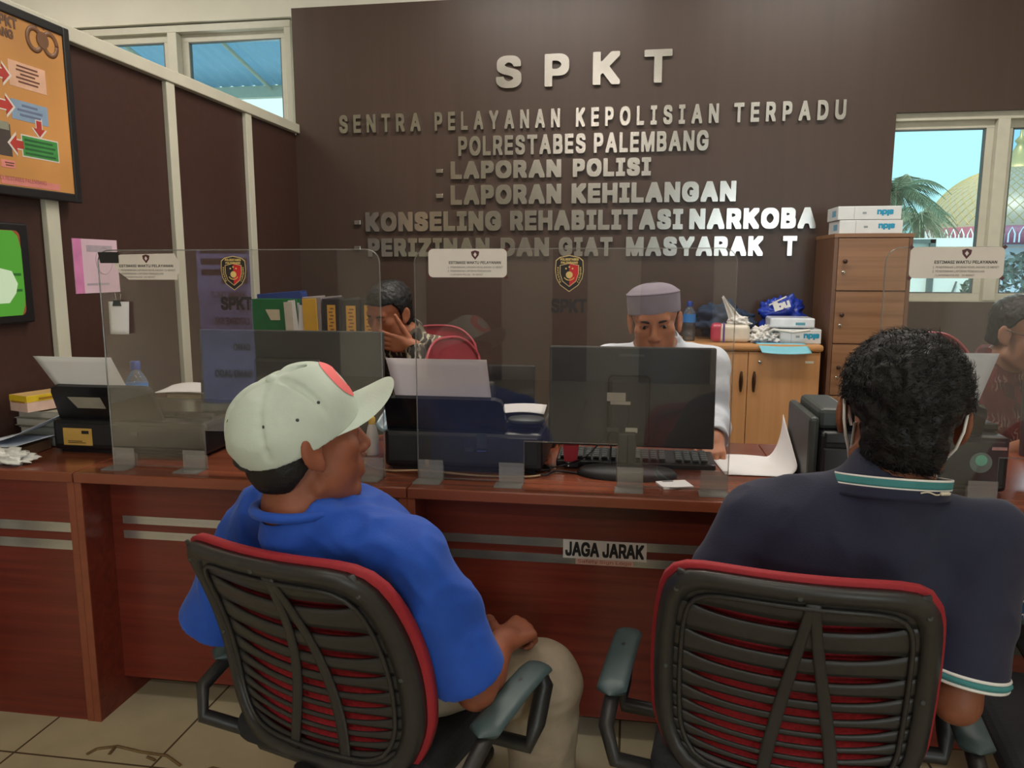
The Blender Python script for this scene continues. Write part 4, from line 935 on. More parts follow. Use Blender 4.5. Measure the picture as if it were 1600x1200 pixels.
MB().grid(lambda u, v: (.715+.085*u, 4.225-.012*math.sin(PI*v), CZ+.176+.045*u+.012*v), 6, 4, .001).build('white_band', M['bag'], t)

# ================================================================== LOCKER
LX0, LX1, LYF, LZ = .972, 1.332, 4.0, 1.478
t = thing('locker', ((LX0+LX1)/2, 4.19, 0), 'tall walnut locker of stacked doors beside the right window', 'locker')
q = MB().bb((LX0, LYF, 0), (LX0+.018, 4.384, LZ)).bb((LX1-.018, LYF, 0), (LX1, 4.384, LZ)); 
MB().bb((LX0, LYF+.002, 0), (LX0+.018, 4.384, LZ-.018)).build('side_panel', M['locker_side'], t)
MB().bb((LX1-.018, LYF+.002, 0), (LX1, 4.384, LZ-.018)).build('side_panel', M['locker_side'], t)
MB().bb((LX0-.002, LYF-.002, LZ-.018), (LX1+.002, 4.386, LZ)).build('top_panel', M['locker'], t)
MB().bb((LX0+.018, 4.37, 0), (LX1-.018, 4.384, LZ-.018)).build('back_panel', M['locker_side'], t)
zt = LZ-.022
for k in range(5):
    z1_, z0_ = zt-.26*k, zt-.26*k-.252
    MB().bb((LX0+.018, LYF+.004, z0_-.010), (LX1-.018, 4.37, z0_-.002)).build('shelf', M['locker_side'], t)
    d = MB().bb((LX0+.020, LYF, z0_), (LX1-.020, LYF+.016, z1_), .001).build('door', M['locker'], t)
    MB().lathe([(.004, 0), (.005, .012), (.010, .016), (.011, .022), (.007, .026), (0, .027)], (LX0+.050, LYF, z0_+.140), 16, R=Rx(PI/2)).build('knob', mat('dark_knob', srgb(58, 36, 28), .35), d)
    q = MB().lathe([(.008, 0), (.008, .006), (0, .006)], (LX0+.048, LYF, z0_+.088), 16, R=Rx(PI/2)); q.bb((LX0+.046, LYF-.022, z0_+.083), (LX0+.0475, LYF-.006, z0_+.093)).build('lock', M['steel'], d)
MB().bb((LX0+.018, LYF+.02, 0), (LX1-.018, LYF+.035, z0_-.010)).build('plinth', M['locker_side'], t)
for k, (z_, lb, dx) in enumerate([(LZ, 'white and cyan paper ream box lower of the two on the locker', .004), (LZ+.0665, 'white and cyan paper ream box topmost on the locker', -.006)]):
    t = thing('ream_box', (1.13, 4.13, z_), lb, 'paper ream', 'ream boxes on the locker')
    ream((1.140+dx, 4.14, z_+.033), (.292, .21, .065), t, 0, th=.030)
    MB().bb((1.02+dx, 4.034, z_+.0005), (1.022+dx, 4.0355, z_+.065)).build('edge_seam', M['alu'], t) if False else None

# ================================================================== BINDERS ON A LOW CUPBOARD BEHIND THE DESKS
t = thing('low_cupboard', (-1.48, 3.55, 0), 'low brown cupboard against the partition carrying the row of binders', 'cupboard')
MB().bb((-1.93, 3.34, 0), (-1.135, 3.72, .835)).build('carcass', M['locker_side'], t)
MB().bb((-1.935, 3.335, .835), (-1.13, 3.725, .855), .003).build('top', M['locker'], t)
for a, b in ((-1.925, -1.535), (-1.525, -1.14)):
    d = MB().bb((a, 3.322, .05), (b, 3.339, .825), .002).build('door', M['locker'], t)
    MB().lathe([(.011, 0), (.011, .02), (0, .021)], ((b-.04) if a < -1.6 else (a+.04), 3.322, .5), 14, R=Rx(PI/2)).build('knob', M['steel'], d)
BZ = .8555
def binder(x0, w, y, h, m, label, lab=None, tilt=0.0, top=True, d=.27):
    t = thing('ring_binder', (x0+w/2, y, BZ), label, 'binder', 'binders on the low cupboard')
    R = Ry(tilt); o = Vector((x0+w/2, y+d/2, BZ+abs(math.sin(tilt))*w/2+.001))
    c = lambda p: o+R @ Vector(p)
    MB().box(c((0, -d/2+.003, h/2)), (w, .005, h), R, .002).build('spine', m, t)
    for s in (-1, 1): MB().box(c((s*(w/2-.0015), 0, h/2)), (.003, d, h), R, .0008).build('cover', m, t)
    MB().box(c((0, .008, h/2-.004)), (w-.014, d-.03, h-.022), R).build('pages', mat('page_white', srgb(206, 204, 200), .8, stretch=(60, 1, 1), scale=5, var=.1), t)
    if lab: 
        l = MB().box(c((0, -d/2-.0004, h-.028-lab[1]/2)), (lab[0], .0012, lab[1]), R).build('spine_label', mat('orange_label', srgb(212, 158, 62), .6, var=.04), t)
        q = MB()
        for k in range(9): q.box(c(((-1)**k*.003, -d/2-.0012, h-.045-k*.016)), (lab[0]*.45, .0006, .006), R)
        q.build('writing', mat('pen_ink', srgb(130, 80, 40), .7), t)
    return t
M['bk'] = mat('binder_black', srgb(38, 37, 40), .4); M['bb_'] = mat('binder_blue', srgb(36, 66, 138), .4); M['bg'] = mat('binder_green', srgb(14, 110, 56), .4); M['by'] = mat('binder_yellow', srgb(214, 164, 48), .5)
binder(-1.418, .088, 3.40, .315, M['bk'], 'black binder with orange spine label, first right of the yellow file', (.040, .26))
binder(-1.322, .085, 3.40, .312, M['bk'], 'black binder with orange spine label, middle of the three black ones', (.046, .24))
binder(-1.230, .075, 3.40, .315, M['bk'], 'black binder with orange spine label nearest the man in dark batik', (.044, .25))
t = binder(-1.515, .090, 3.40, .322, mat('binder_grey', srgb(150, 140, 140), .5), 'grey file bulging with a yellow folder beside the blue binder')
MB().box((-1.470, 3.385, BZ+.175), (.070, .006, .285), Ry(-.03), .002).build('yellow_folder', M['by'], t)
t = thing('ring_binder', (-1.62, 3.44, BZ), 'blue binder leaning behind the green one', 'binder', 'binders on the low cupboard')
R = Ry(-.08); MB().box((-1.650, 3.475, BZ+.175), (.225, .008, .335), R, .003).build('cover', M['bb_'], t)
MB().box((-1.650, 3.505, BZ+.17), (.215, .045, .31), R, .002).build('pages', mat('page_white', srgb(206, 204, 200), .8), t); MB().box((-1.650, 3.531, BZ+.175), (.225, .006, .335), R, .002).build('cover', M['bb_'], t)
MB().box((-1.535, 3.50, BZ+.175), (.006, .06, .335), R, .002).build('spine', M['bb_'], t)
t = thing('ring_binder', (-1.66, 3.40, BZ), 'green binder with pale label standing broadside at the left end', 'binder', 'binders on the low cupboard')
MB().box((-1.655, 3.405, BZ+.158), (.225, .006, .312), None, .002).build('cover', M['bg'], t); MB().box((-1.655, 3.425, BZ+.150), (.215, .030, .29), None).build('pages', mat('page_white', srgb(206, 204, 200), .8), t)
MB().box((-1.655, 3.444, BZ+.158), (.225, .006, .312), None, .002).build('cover', M['bg'], t)
MB().prism([(0, .05), (.025, 0), (.072, 0), (.070, .05)], (-1.70, 3.4018, BZ+.215), (1, 0, 0), (0, 0, 1), .0008).build('pale_label', mat('cream_card', srgb(214, 198, 170), .6), t)
t = thing('loose_papers', (-1.57, 3.37, BZ), 'upright white papers stuck between green and blue binders', 'paper')
for k, (x, w_, h_, a_) in enumerate([(-1.568, .040, .300, -.05), (-1.545, .034, .308, -.10), (-1.520, .030, .285, .08)]): MB().box((x, 3.376+.006*k, BZ+h_/2+.002), (w_, .0025, h_), Ry(a_)).build('sheet', M['paper'] if k != 0 else mat('cream_paper', srgb(206, 196, 180), .7), t)

# ================================================================== PICTURES ON THE PARTITION
XP = -1.918
def PP(u, v): p = at(u, v, X=XP); return p[1], p[2]
t = thing('framed_poster', (-1.945, 2.1, 1.58), 'orange flow chart poster in black frame high on the partition', 'poster')
PY0, PY1, PZ0, PZ1 = 1.66, 2.500, 1.537, 2.116
q = MB(); fw = .030
q.bb((-1.9292, PY0, PZ0), (-1.912, PY0+fw, PZ1), .004).bb((-1.9292, PY1-fw, PZ0), (-1.912, PY1, PZ1), .004).bb((-1.9292, PY0+fw, PZ0), (-1.912, PY1-fw, PZ0+fw), .004).bb((-1.9292, PY0+fw, PZ1-fw), (-1.912, PY1-fw, PZ1), .004)
q.build('frame', mat('frame_black', srgb(30, 28, 30), .4), t)
pm_ = mat('poster_orange', srgb(206, 146, 82), .45, var=.18, scale=3.0)
po = MB().bb((-1.928, PY0+fw-.002, PZ0+fw-.002), (XP, PY1-fw+.002, PZ1-fw+.002)).build('print', pm_, t)
def pbox(u0, v0, u1, v1, name, m, par=po, k=0.0008):
    a, b, c = PP(u0, v0), PP(u1, v0), PP(u0, v1); y0, y1 = a[0], b[0]; z1, z0 = a[1], c[1]
    if name: MB().bb((XP, y0, z0), (XP+k, y1, z1)).build(name, m, par)
    return y0, y1, z0, z1
def lines(y0, y1, z0, z1, n, m, name='text_lines'):
    q = MB(); hh = (z1-z0)/n
    for i in range(n):
        wv = .78+.2*math.sin(i*2.3); c = (y0+y1)/2; L = (y1-y0)*wv*.42
        q.bb((XP+.0008, c-L, z0+hh*(i+.28)), (XP+.0014, c+L, z0+hh*(i+.72)))
    q.build(name, m, po)
inkb = mat('poster_ink', srgb(110, 66, 52), .6)
b = pbox(11, 91, 68, 131, 'pale_box', mat('poster_peach', srgb(226, 178, 148), .5)); lines(b[0]+.015, b[1]-.015, b[2]+.012, b[3]-.006, 5, inkb)
b = pbox(16, 153, 72, 184, 'blue_box', mat('poster_blue', srgb(140, 164, 190), .5)); lines(b[0]+.01, b[1]-.01, b[2]+.010, b[3]-.006, 3, mat('poster_ink2', srgb(110, 120, 150), .6))
b = pbox(32, 209, 89, 244, 'green_box_border', M['sticker'])
a = MB().bb((XP, b[0]+.004, b[2]+.004), (XP+.0012, b[1]-.004, b[3]-.004)).build('green_box', mat('poster_green', srgb(70, 150, 74), .5), po)
q = MB()
for i in range(4): hh = (b[3]-b[2])/5; q.bb((XP+.001, b[0]+.014, b[2]+hh*(i+.7)), (XP+.0018, b[1]-.016-.01*(i % 2), b[2]+hh*(i+1.15)))
q.build('text_lines', mat('poster_dkgreen', srgb(40, 100, 50), .6), po)
pk = mat('poster_pink', srgb(222, 138, 128), .5)
b = pbox(1, 275, 92, 286, 'pink_band', pk); MB().text('POLRESTABES PALEMBANG', (XP+.0009, b[1]-.06, b[2]+.012), (0, 1, 0), (0, 0, 1), w=.20, h=.013, depth=.0003, bold=0, align='R', res=1).build('band_lettering', mat('poster_rose', srgb(170, 90, 90), .6), po)
b = pbox(1, 248, 23, 260, 'pink_tab', pk); lines(b[0]+.01, b[1], b[2]+.004, b[3]-.004, 2, inkb)
b = pbox(-30, 184, 14, 236, 'photo_print', mat('poster_photo', srgb(78, 66, 62), .5)); pbox(-30, 181, 12, 194, 'photo_top', mat('poster_photo2', srgb(150, 150, 130), .5), k=.0012)
red = mat('poster_red', srgb(188, 60, 52), .5)
def arrow(u, v, L, d, ):
    y, z = PP(u, v); P0 = [(-.5, -.22), (0, -.22), (0, -.5), (.5, 0), (0, .5), (0, .22), (-.5, .22)]; c, s = math.cos(d), math.sin(d)
    for k, m, e in ((1.35, M['sticker'], .0009), (1.0, red, .0014)):
        P = [((x*c-yv*s)*L*k, (x*s+yv*c)*L*k) for x, yv in P0]
        MB().prism(P, (XP, y, z), (0, 1, 0), (0, 0, 1), e).build('arrow_border' if k > 1 else 'arrow', m, po)
arrow(9, 164, .055, 0); arrow(3, 114, .055, 0); arrow(61, 202, .05, -PI/2); arrow(26, 225, .055, PI)
y, z = PP(26, 36)
dk = mat('poster_title', srgb(104, 72, 52), .6)
MB().text('ALUR PELAYANAN SPKT', (XP+.0008, y, z-.022), (0, 1, 0), (0, 0, 1), w=.44, h=.034, depth=.0006, bold=.04, align='R').build('title_lettering', dk, po)
y, z = PP(20, 54); MB().text('POLRESTABES PALEMBANG', (XP+.0008, y, z-.016), (0, 1, 0), (0, 0, 1), w=.40, h=.028, depth=.0006, bold=.04, align='R').build('title_lettering', dk, po)
y, z = PP(66, 66); q = MB()
for s in (-1, 1): q.grid(lambda u, v: (XP+.0010, y+s*.034+(.022+.016*v)*math.cos(2*PI*u), z+(.026+.016*v)*math.sin(2*PI*u)), 28, 2, .0006)
q.lathe([(.026, 0), (.026, .003)], (XP+.0, y, z+.006), 20, R=Ry(PI/2))
for k in (-1, 0, 1): q.lathe([(.006, 0), (.006, .002)], (XP, y+k*.016-.005, z+.052-abs(k)*.006), 8, R=Ry(PI/2))
q.build('emblem', mat('poster_bronze', srgb(122, 84, 56), .5), po)
# wall screen
t = thing('wall_screen', (-1.95, 2.0, 1.15), 'black framed wall screen showing a green picture on the partition', 'screen')
e0 = PP(38, 350); e1 = PP(42, 505)
SZ1, SZ0, SY1 = 1.455, 1.138, 2.262; SY0 = SY1-.56
MB().bb((-1.9595, SY0, SZ0), (-1.935, SY1, SZ1), .006).build('housing', M['black'], t)
dp = MB().prism(rrect(.50, SZ1-SZ0-.05, .02, 5), (-1.9349, SY0+.022, SZ0+.026), (0, 1, 0), (0, 0, 1), .0006).build('display', emis('screen_orange', srgb(140, 70, 40), .25), t)
MB().prism([(0, 0), (.482, 0), (.496, .03), (.5, .06), (.5, .21), (.49, .25), (.47, .266), (0, .266)], (-1.9342, SY0+.022, SZ0+.026), (0, 1, 0), (0, 0, 1), .0006).build('picture', emis('screen_green', srgb(70, 140, 44), .45), dp)
for z_ in (.075, .125): MB().bb((-1.9336, SY0+.2, SZ0+.026+z_), (-1.9332, SY0+.512, SZ0+.034+z_)).build('picture_band', emis('screen_dark_green', srgb(36, 92, 34), .35), dp)
MB().prism([(0, 0), (.03, .03), (.04, .06), (.02, .10), (-.08, .12), (-.08, 0)], (-1.9335, SY0+.455, SZ0+.066), (0, 1, 0), (0, 0, 1), .0006).build('pale_shape', emis('screen_pale', srgb(180, 200, 170), .45), dp)
# pink notice on the partition
XQ = -1.9595; a = at(112, 372, X=XQ); b = at(188, 456, X=XQ)
t = thing('pink_notice', (-1.959, (a[1]+b[1])/2, b[2]), 'pink and white printed notice pinned on the partition behind the left acrylic screen', 'notice')
PX = -1.9575
a = at(112, 372, X=PX); b = at(188, 456, X=PX)
t.location = (PX, (a[1]+b[1])/2, b[2])
sh_ = MB().bb((PX-.0020, a[1], b[2]), (PX, b[1], a[2])).build('sheet', mat('notice_pink', srgb(222, 190, 204), .6, var=.08, scale=4), t)
gm = mat('notice_grey', srgb(176, 162, 172), .6)
q = MB().bb((PX, a[1]+.07, a[2]-.045), (PX+.0006, b[1]-.03, a[2]-.022)).build('heading', gm, sh_)
q = MB(); q.tube([(PX+.0006, (a[1]+b[1])/2+.04+.045*math.cos(k), (a[2]+b[2])/2+.02+.05*math.sin(k)) for k in np.linspace(0, 2*PI, 24)], .0012, 4); q.bb((PX, a[1]+.06, b[2]+.028), (PX+.0006, b[1]-.06, b[2]+.036)); q.build('round_print', gm, sh_)
MB().bb((PX, a[1], b[2]), (PX+.0004, a[1]+.045, a[2])).build('pink_margin', mat('notice_rose', srgb(214, 130, 178), .6), sh_)

# ================================================================== CHAIRS
M['mesh_red'] = mat('red_mesh_fabric', srgb(166, 30, 40), .8, var=.25, scale=160, bump=.4)
M['red_pad'] = mat('red_rim_fabric', srgb(152, 28, 38), .75, var=.08, bump=.2, scale=120)
M['chair_black'] = mat('chair_black_plastic', srgb(40, 38, 38), .42, var=.12, scale=50)
M['arm_green'] = mat('arm_pad_grey', srgb(62, 78, 80), .45, var=.06)
M['seat_black'] = mat('seat_black_fabric', srgb(28, 28, 33), .85, var=.2, scale=200, bump=.3)
CH_H = .455
def backpt(s, tt, off):
    """point of the reclined, wrapped chair back; s -1..1 across, tt 0..1 up, off towards the sitter"""
    w = .205+.025*math.sin(PI*min(1, (1-tt)*.9)) - .02*max(0, .25-tt)*4
    y = -.215-.13*tt+.045*math.sin(PI*tt)*1.0+.035*(s*s)
    return np.array((s*w, y+off, .385+CH_H*tt))
def office_chair(loc, rz, label):
    t = thing('office_chair', loc, label, 'office chair', 'red mesh office chairs', rz)
    # outer black frame ring
    N = 72
    def outline(k, ins):
        a = 2*PI*k/N; c, s = math.cos(a), math.sin(a); p = 7.5
        r = (abs(c)**p+abs(s)**p)**(-1/p); return (c*r*(1-ins*1.0), .5+.5*s*r*(1-ins*.92))
    V = []; F = []
    for k in range(N):
        o = outline(k, 0); i_ = outline(k, .15); m_ = outline(k, .06)
        V += [backpt(*o, .004), backpt(*o, -.012), backpt(*m_, -.024), backpt(*i_, -.018), backpt(*i_, .004)]
    for k in range(N):
        for j in range(5):
            F.append((k*5+j, k*5+(j+1) % 5, ((k+1) % N)*5+(j+1) % 5, ((k+1) % N)*5+j))
    MB().add(V, F, 0, True).build('back_frame', M['chair_black'], t, world=False)
    # inner lip groove
    q = MB(); q.tube([backpt(*outline(k, .205), -.0165) for k in range(N+1)], .0045, 6, caps=False); q.build('frame_lip', M['chair_black'], t, world=False)
    for s_, t_ in ((-.88, .90), (.88, .90), (0, .955), (-.90, .5), (.90, .5)):
        MB().lathe([(.005, 0), (.005, .002), (.003, .003)], backpt(s_, t_, -.021), 10, R=Rx(PI/2)).build('screw', M['grey_dark'], t, world=False)
    # slats and ribs
    rows = [.85, .715, .605, .515, .440, .375, .318, .265, .215, .168]
    edges = [.99]+rows+[.05]
    def slot_h(i): return .044-.0022*i
    for i in range(len(edges)-1):
        tu, tl = edges[i], edges[i+1]; hu = slot_h(i) if i else 0; hl = slot_h(i+1) if i < len(edges)-2 else 0
        sag = lambda s: -.045*(1-s*s)
        def fn(u, v):
            s = -.90+1.80*u; lens = max(0, 1-abs(s/.76)**5)**.8 if abs(s) < .76 else 0
            top = tu+sag(s)-hu*.5*lens; bot = tl+sag(s)+hl*.5*lens
            tt = min(max(bot+(top-bot)*v, .02), .985); return backpt(s, tt, -.011-.003*math.sin(PI*v))
        MB().grid(fn, 36, 4, .006).build('slat', M['chair_black'], t, world=False)
    for sg in (-1, 1):
        def rib(u, v):
            tt = .93-.86*v; s = .10+sg*(.015+.27*v**1.2)+(u-.5)*(.07+.03*v); return backpt(s, tt, -.0108-.0005*math.sin(PI*u))
        MB().grid(rib, 4, 24, .006).build('rib', M['chair_black'], t, world=False)
    # red mesh pad in front of the shell
    MB().grid(lambda u, v: backpt((-1+2*u)*.90, .06+.90*v, .012), 24, 24, .004).build('mesh_pad', M['mesh_red'], t, world=False)
    V = []; F = []
    for k in range(N):
        o = outline(k, -.035); i_ = outline(k, .10)
        V += [backpt(*o, .004), backpt(*o, .026), backpt(*i_, .030), backpt(*i_, .006)]
    for k in range(N):
        for j in range(4): F.append((k*4+j, ((k+1) % N)*4+j, ((k+1) % N)*4+(j+1) % 4, k*4+(j+1) % 4))
    MB().add(V, F, 0, True).build('red_rim', M['red_pad'], t, world=False)
    # seat, arms, column, base
    MB().box((0, .03, .385), (.47, .46, .075), None, .035, seg=4).build('seat', M['seat_black'], t, world=False)
    MB().box((0, .02, .342), (.40, .38, .03), None, .01).build('seat_pan', M['chair_black'], t, world=False)
    MB().tube([(0, -.12, .335), (0, -.24, .335), (0, -.255, .355), (0, -.245, .40)], [.03, .030, .026, .02], 10).build('back_bracket', M['chair_black'], t, world=False)
    for sg in (-1, 1):
        x = sg*.318
        a = MB().tube([(sg*.20, .06, .345), (x, .06, .350), (x+sg*.008, .08, .39), (x+sg*.008, .12, .455), (x, .112, .488), (x, .02, .500), (x, -.10, .487), (x, -.19, .45), (x-sg*.02, -.21, .40), (sg*.2, -.14, .345)], [.016, .017, .019, .019, .018, .016, .016, .015, .015, .015], 10)
        ar = a.build('armrest', M['chair_black'], t, world=False)
        def pad(u, v):
            y = -.155+.285*v; w = .030*min(1, 20*v*(1-v)+1e-3)**.5; an = 2*PI*u
            return (x+w*math.cos(an), y, .502-.020*max(0, .45-v)-.016*max(0, v-.82)*3+w*.43*math.sin(an))
        MB().grid(pad, 16, 14).build('arm_pad', M['arm_green'], ar, world=False)
    MB().cyl((0, 0, .10), (0, 0, .33), .025, 16).cyl((0, 0, .20), (0, 0, .33), .032, 16).build('gas_column', M['chair_black'], t, world=False)
    q = MB().cyl((0, 0, .07), (0, 0, .125), .045, 20)
    for k in range(5):
        a = 2*PI*k/5+.3; q.tube([(0, 0, .105), (.15*math.cos(a), .15*math.sin(a), .095), (.285*math.cos(a), .285*math.sin(a), .07)], [.026, .022, .016], 8)
    b = q.build('star_base', M['chair_black'], t, world=False)
    for k in range(5):
        a = 2*PI*k/5+.3; cx_, cy_ = .285*math.cos(a), .285*math.sin(a)
        w = MB().cyl((cx_-.022*math.sin(a), cy_+.022*math.cos(a), .028), (cx_+.022*math.sin(a), cy_-.022*math.cos(a), .028), .0275, 16); w.cyl((cx_, cy_, .05), (cx_, cy_, .075), .009, 8)
        w.build('caster', M['black'], b, world=False)
    return t
ch1 = office_chair((-.508, 1.465, 0), math.radians(-17), 'red mesh office chair with black slatted back, under the man in the white cap')
ch2 = copy_tree(ch1); ch2.location = (.312, 1.505, 0); ch2.rotation_euler = (0, 0, math.radians(-8)); ch2['label'] = 'red mesh office chair with black slatted back, under the man in navy polo'
ch3 = copy_tree(ch1); ch3.location = (.985, 1.52, 0); ch3.rotation_euler = (0, 0, math.radians(80)); ch3['label'] = 'empty office chair at the right edge, only its black seat showing'
ch4 = copy_tree(ch1); ch4.location = (.10, 2.93, 0); ch4.rotation_euler = (0, 0, math.radians(180)); ch4['label'] = 'office chair under the clerk in the grey cap behind the counter'
M['red_vinyl'] = mat('red_vinyl', srgb(150, 26, 42), .38, var=.06)
M['red_piping'] = mat('red_piping', srgb(172, 58, 70), .4, var=.05)
def red_chair(loc, rz, label, top=1.0):
    t = thing('padded_chair', loc, label, 'chair', 'red padded chairs behind the counter', rz)
    def back(u, v):
        s = -1+2*u; w = .215*(1-.16*v**3); zc2 = top-.055*s*s if v > .999 else None
        z = .56+(top-.56-.085*abs(s)**3.2)*v; return (s*w, -.215-.06*v+.03*s*s, z)
    MB().grid(back, 24, 16, -.045).build('backrest', M['red_vinyl'], t, world=False)
    pts = [back(0, v) for v in np.linspace(0, 1, 10)]+[back(u, 1) for u in np.linspace(0, 1, 24)]+[back(1, v) for v in np.linspace(1, 0, 10)]
    MB().tube([(p[0]*1.01, p[1]+.004, p[2]+.003) for p in pts], .006, 6).build('piping', M['red_piping'], t, world=False)
    MB().box((0, 0, .45), (.44, .43, .07), None, .03, seg=4).build('seat', M['red_vinyl'], t, world=False)
    for s in (-1, 1):
        MB().tube([(s*.20, .20, 0), (s*.20, .19, .40), (s*.20, -.19, .40), (s*.20, -.22, .58), (s*.16, -.265, .80)], .011, 8).build('side_frame', M['black'], t, world=False)
        MB().tube([(s*.20, -.24, 0), (s*.20, -.17, .40)], .011, 8).build('leg', M['black'], t, world=False)
    return t
# ================================================================== SCULPTING (signed distance fields meshed by surface nets)
class Sculpt:
    def __init__(self, lo, hi, res):
        self.lo = np.array(lo, float); self.res = res; self.n = np.ceil((np.array(hi, float)-self.lo)/res).astype(int)+1
        self.f = np.full(self.n, 9.0, np.float32)
    def _blk(self, lo, hi):
        a = np.clip(np.floor((lo-self.lo)/self.res).astype(int), 0, self.n-1); b = np.clip(np.ceil((hi-self.lo)/self.res).astype(int)+1, 1, self.n)
        if np.any(b <= a): return None, None
        sl = tuple(slice(i, j) for i, j in zip(a, b))
        g = [(self.lo[i]+self.res*np.arange(a[i], b[i], dtype=np.float32)).astype(np.float32) for i in range(3)]
        return sl, (g[0][:, None, None], g[1][None, :, None], g[2][None, None, :])
    def _comb(self, lo, hi, k, mode, fn):
        m = k+3*self.res; sl, g = self._blk(np.array(lo)-m, np.array(hi)+m)
        if sl is None: return self
        d = fn(*g).astype(np.float32); a = self.f[sl]
        if mode == 'add':
            if k > 0: h = np.clip(.5+.5*(a-d)/k, 0, 1); self.f[sl] = a*(1-h)+d*h-k*h*(1-h)
            else: self.f[sl] = np.minimum(a, d)
        elif mode == 'sub':
            if k > 0: h = np.clip(.5-.5*(a+d)/k, 0, 1); self.f[sl] = a*(1-h)+(-d)*h+k*h*(1-h)
            else: self.f[sl] = np.maximum(a, -d)
        return self
    def cap(self, a, b, r1, r2=None, k=.01, mode='add'):
        a = np.array(a, float); b = np.array(b, float); r2 = r1 if r2 is None else r2; ab = b-a; L2 = max(float(ab @ ab), 1e-10); rm = max(r1, r2)
        def fn(x, y, z):
            px, py, pz = x-a[0], y-a[1], z-a[2]
            t = np.clip((px*ab[0]+py*ab[1]+pz*ab[2])/L2, 0, 1)
            return np.sqrt((px-t*ab[0])**2+(py-t*ab[1])**2+(pz-t*ab[2])**2)-(r1+(r2-r1)*t)
        return self._comb(np.minimum(a, b)-rm, np.maximum(a, b)+rm, k, mode, fn)
    def chain(self, pts, rs, k=.01, mode='add'):
        for i in range(len(pts)-1): self.cap(pts[i], pts[i+1], rs[i], rs[i+1], k, mode)
        return self
    def ell(self, c, r, R=None, k=.01, mode='add'):
        c = np.array(c, float); r = np.array(r, float); R = np.eye(3) if R is None else np.array(R); rm = np.abs(R) @ r
        def fn(x, y, z):
            p = (x-c[0], y-c[1], z-c[2]); q = [R[0, j]*p[0]+R[1, j]*p[1]+R[2, j]*p[2] for j in range(3)]
            k0 = np.sqrt(sum((q[j]/r[j])**2 for j in range(3))); k1 = np.sqrt(sum((q[j]/(r[j]**2))**2 for j in range(3)))+1e-6
            return k0*(k0-1)/k1
        return self._comb(c-rm, c+rm, k, mode, fn)
    def box(self, c, h, R=None, rnd=.005, k=.005, mode='add'):
        c = np.array(c, float); h = np.array(h, float); R = np.eye(3) if R is None else np.array(R); rm = np.abs(R) @ h
        def fn(x, y, z):
            p = (x-c[0], y-c[1], z-c[2]); q = [np.abs(R[0, j]*p[0]+R[1, j]*p[1]+R[2, j]*p[2])-(h[j]-rnd) for j in range(3)]
            return np.sqrt(sum(np.maximum(a, 0)**2 for a in q))+np.minimum(np.maximum(np.maximum(q[0], q[1]), q[2]), 0)-rnd
        return self._comb(c-rm, c+rm, k, mode, fn)
    def plane_cut(self, p, n):                 # keep the side where (x-p).n < 0
        n = np.array(n, float); n /= np.linalg.norm(n)
        g = [(self.lo[i]+self.res*np.arange(self.n[i], dtype=np.float32)) for i in range(3)]
        d = (g[0][:, None, None]-p[0])*n[0]+(g[1][None, :, None]-p[1])*n[1]+(g[2][None, None, :]-p[2])*n[2]
        self.f = np.maximum(self.f, d.astype(np.float32)); return self
    def mesh(self, smooth=2):
        f = self.f; s = f < 0; n = f.shape
        cnt = np.zeros((n[0]-1, n[1]-1, n[2]-1), np.int8)
        for i in (0, 1):
            for j in (0, 1):
                for k in (0, 1): cnt += s[i:n[0]-1+i, j:n[1]-1+j, k:n[2]-1+k]
        act = np.argwhere((cnt > 0) & (cnt < 8))
        idx = np.full(cnt.shape, -1, np.int32); idx[tuple(act.T)] = np.arange(len(act))
        crn = np.array([(i, j, k) for i in (0, 1) for j in (0, 1) for k in (0, 1)])
        val = np.stack([f[act[:, 0]+c[0], act[:, 1]+c[1], act[:, 2]+c[2]] for c in crn], 1)
        P = np.zeros((len(act), 3)); w = np.zeros(len(act))
        for a in range(8):
            for b in range(a+1, 8):
                if np.abs(crn[a]-crn[b]).sum() != 1: continue
                m = (val[:, a] < 0) != (val[:, b] < 0); t = val[m, a]/(val[m, a]-val[m, b])
                P[m] += crn[a]+t[:, None]*(crn[b]-crn[a]); w[m] += 1
        V = self.lo+self.res*(act+P/w[:, None])
        Q = []
        for ax in range(3):
            sl1 = [slice(None)]*3; sl2 = [slice(None)]*3; sl1[ax] = slice(0, -1); sl2[ax] = slice(1, None)
            d = s[tuple(sl1)].astype(np.int8)-s[tuple(sl2)].astype(np.int8)
            u, v = (ax+1) % 3, (ax+2) % 3
            e = np.argwhere(d != 0); e = e[(e[:, u] > 0) & (e[:, v] > 0) & (e[:, u] < n[u]-1) & (e[:, v] < n[v]-1)]
            sg = d[tuple(e.T)]
            def I(du, dv):
                q = e.copy(); q[:, u] -= du; q[:, v] -= dv; return idx[tuple(q.T)]
            q = np.stack([I(1, 1), I(0, 1), I(0, 0), I(1, 0)], 1); q[sg < 0] = q[sg < 0][:, ::-1]; Q.append(q)
        F = np.vstack(Q)
        for _ in range(smooth):
            acc = np.zeros_like(V); c = np.zeros(len(V))
            for a, b in ((0, 1), (1, 2), (2, 3), (3, 0)):
                for i in range(3):
                    acc[:, i] += np.bincount(F[:, a], V[F[:, b], i], len(V))+np.bincount(F[:, b], V[F[:, a], i], len(V))
                c += np.bincount(F[:, a], minlength=len(V))+np.bincount(F[:, b], minlength=len(V))
            V = V*.5+.5*acc/np.maximum(c, 1)[:, None]
        return V, F
def vnormals(V, F):
    N = np.zeros_like(V); fn = np.cross(V[F[:, 2]]-V[F[:, 0]], V[F[:, 3]]-V[F[:, 1]])
    for a in range(4):
        for i in range(3): N[:, i] += np.bincount(F[:, a], fn[:, i], len(V))
    return N/(np.linalg.norm(N, axis=1, keepdims=True)+1e-9)
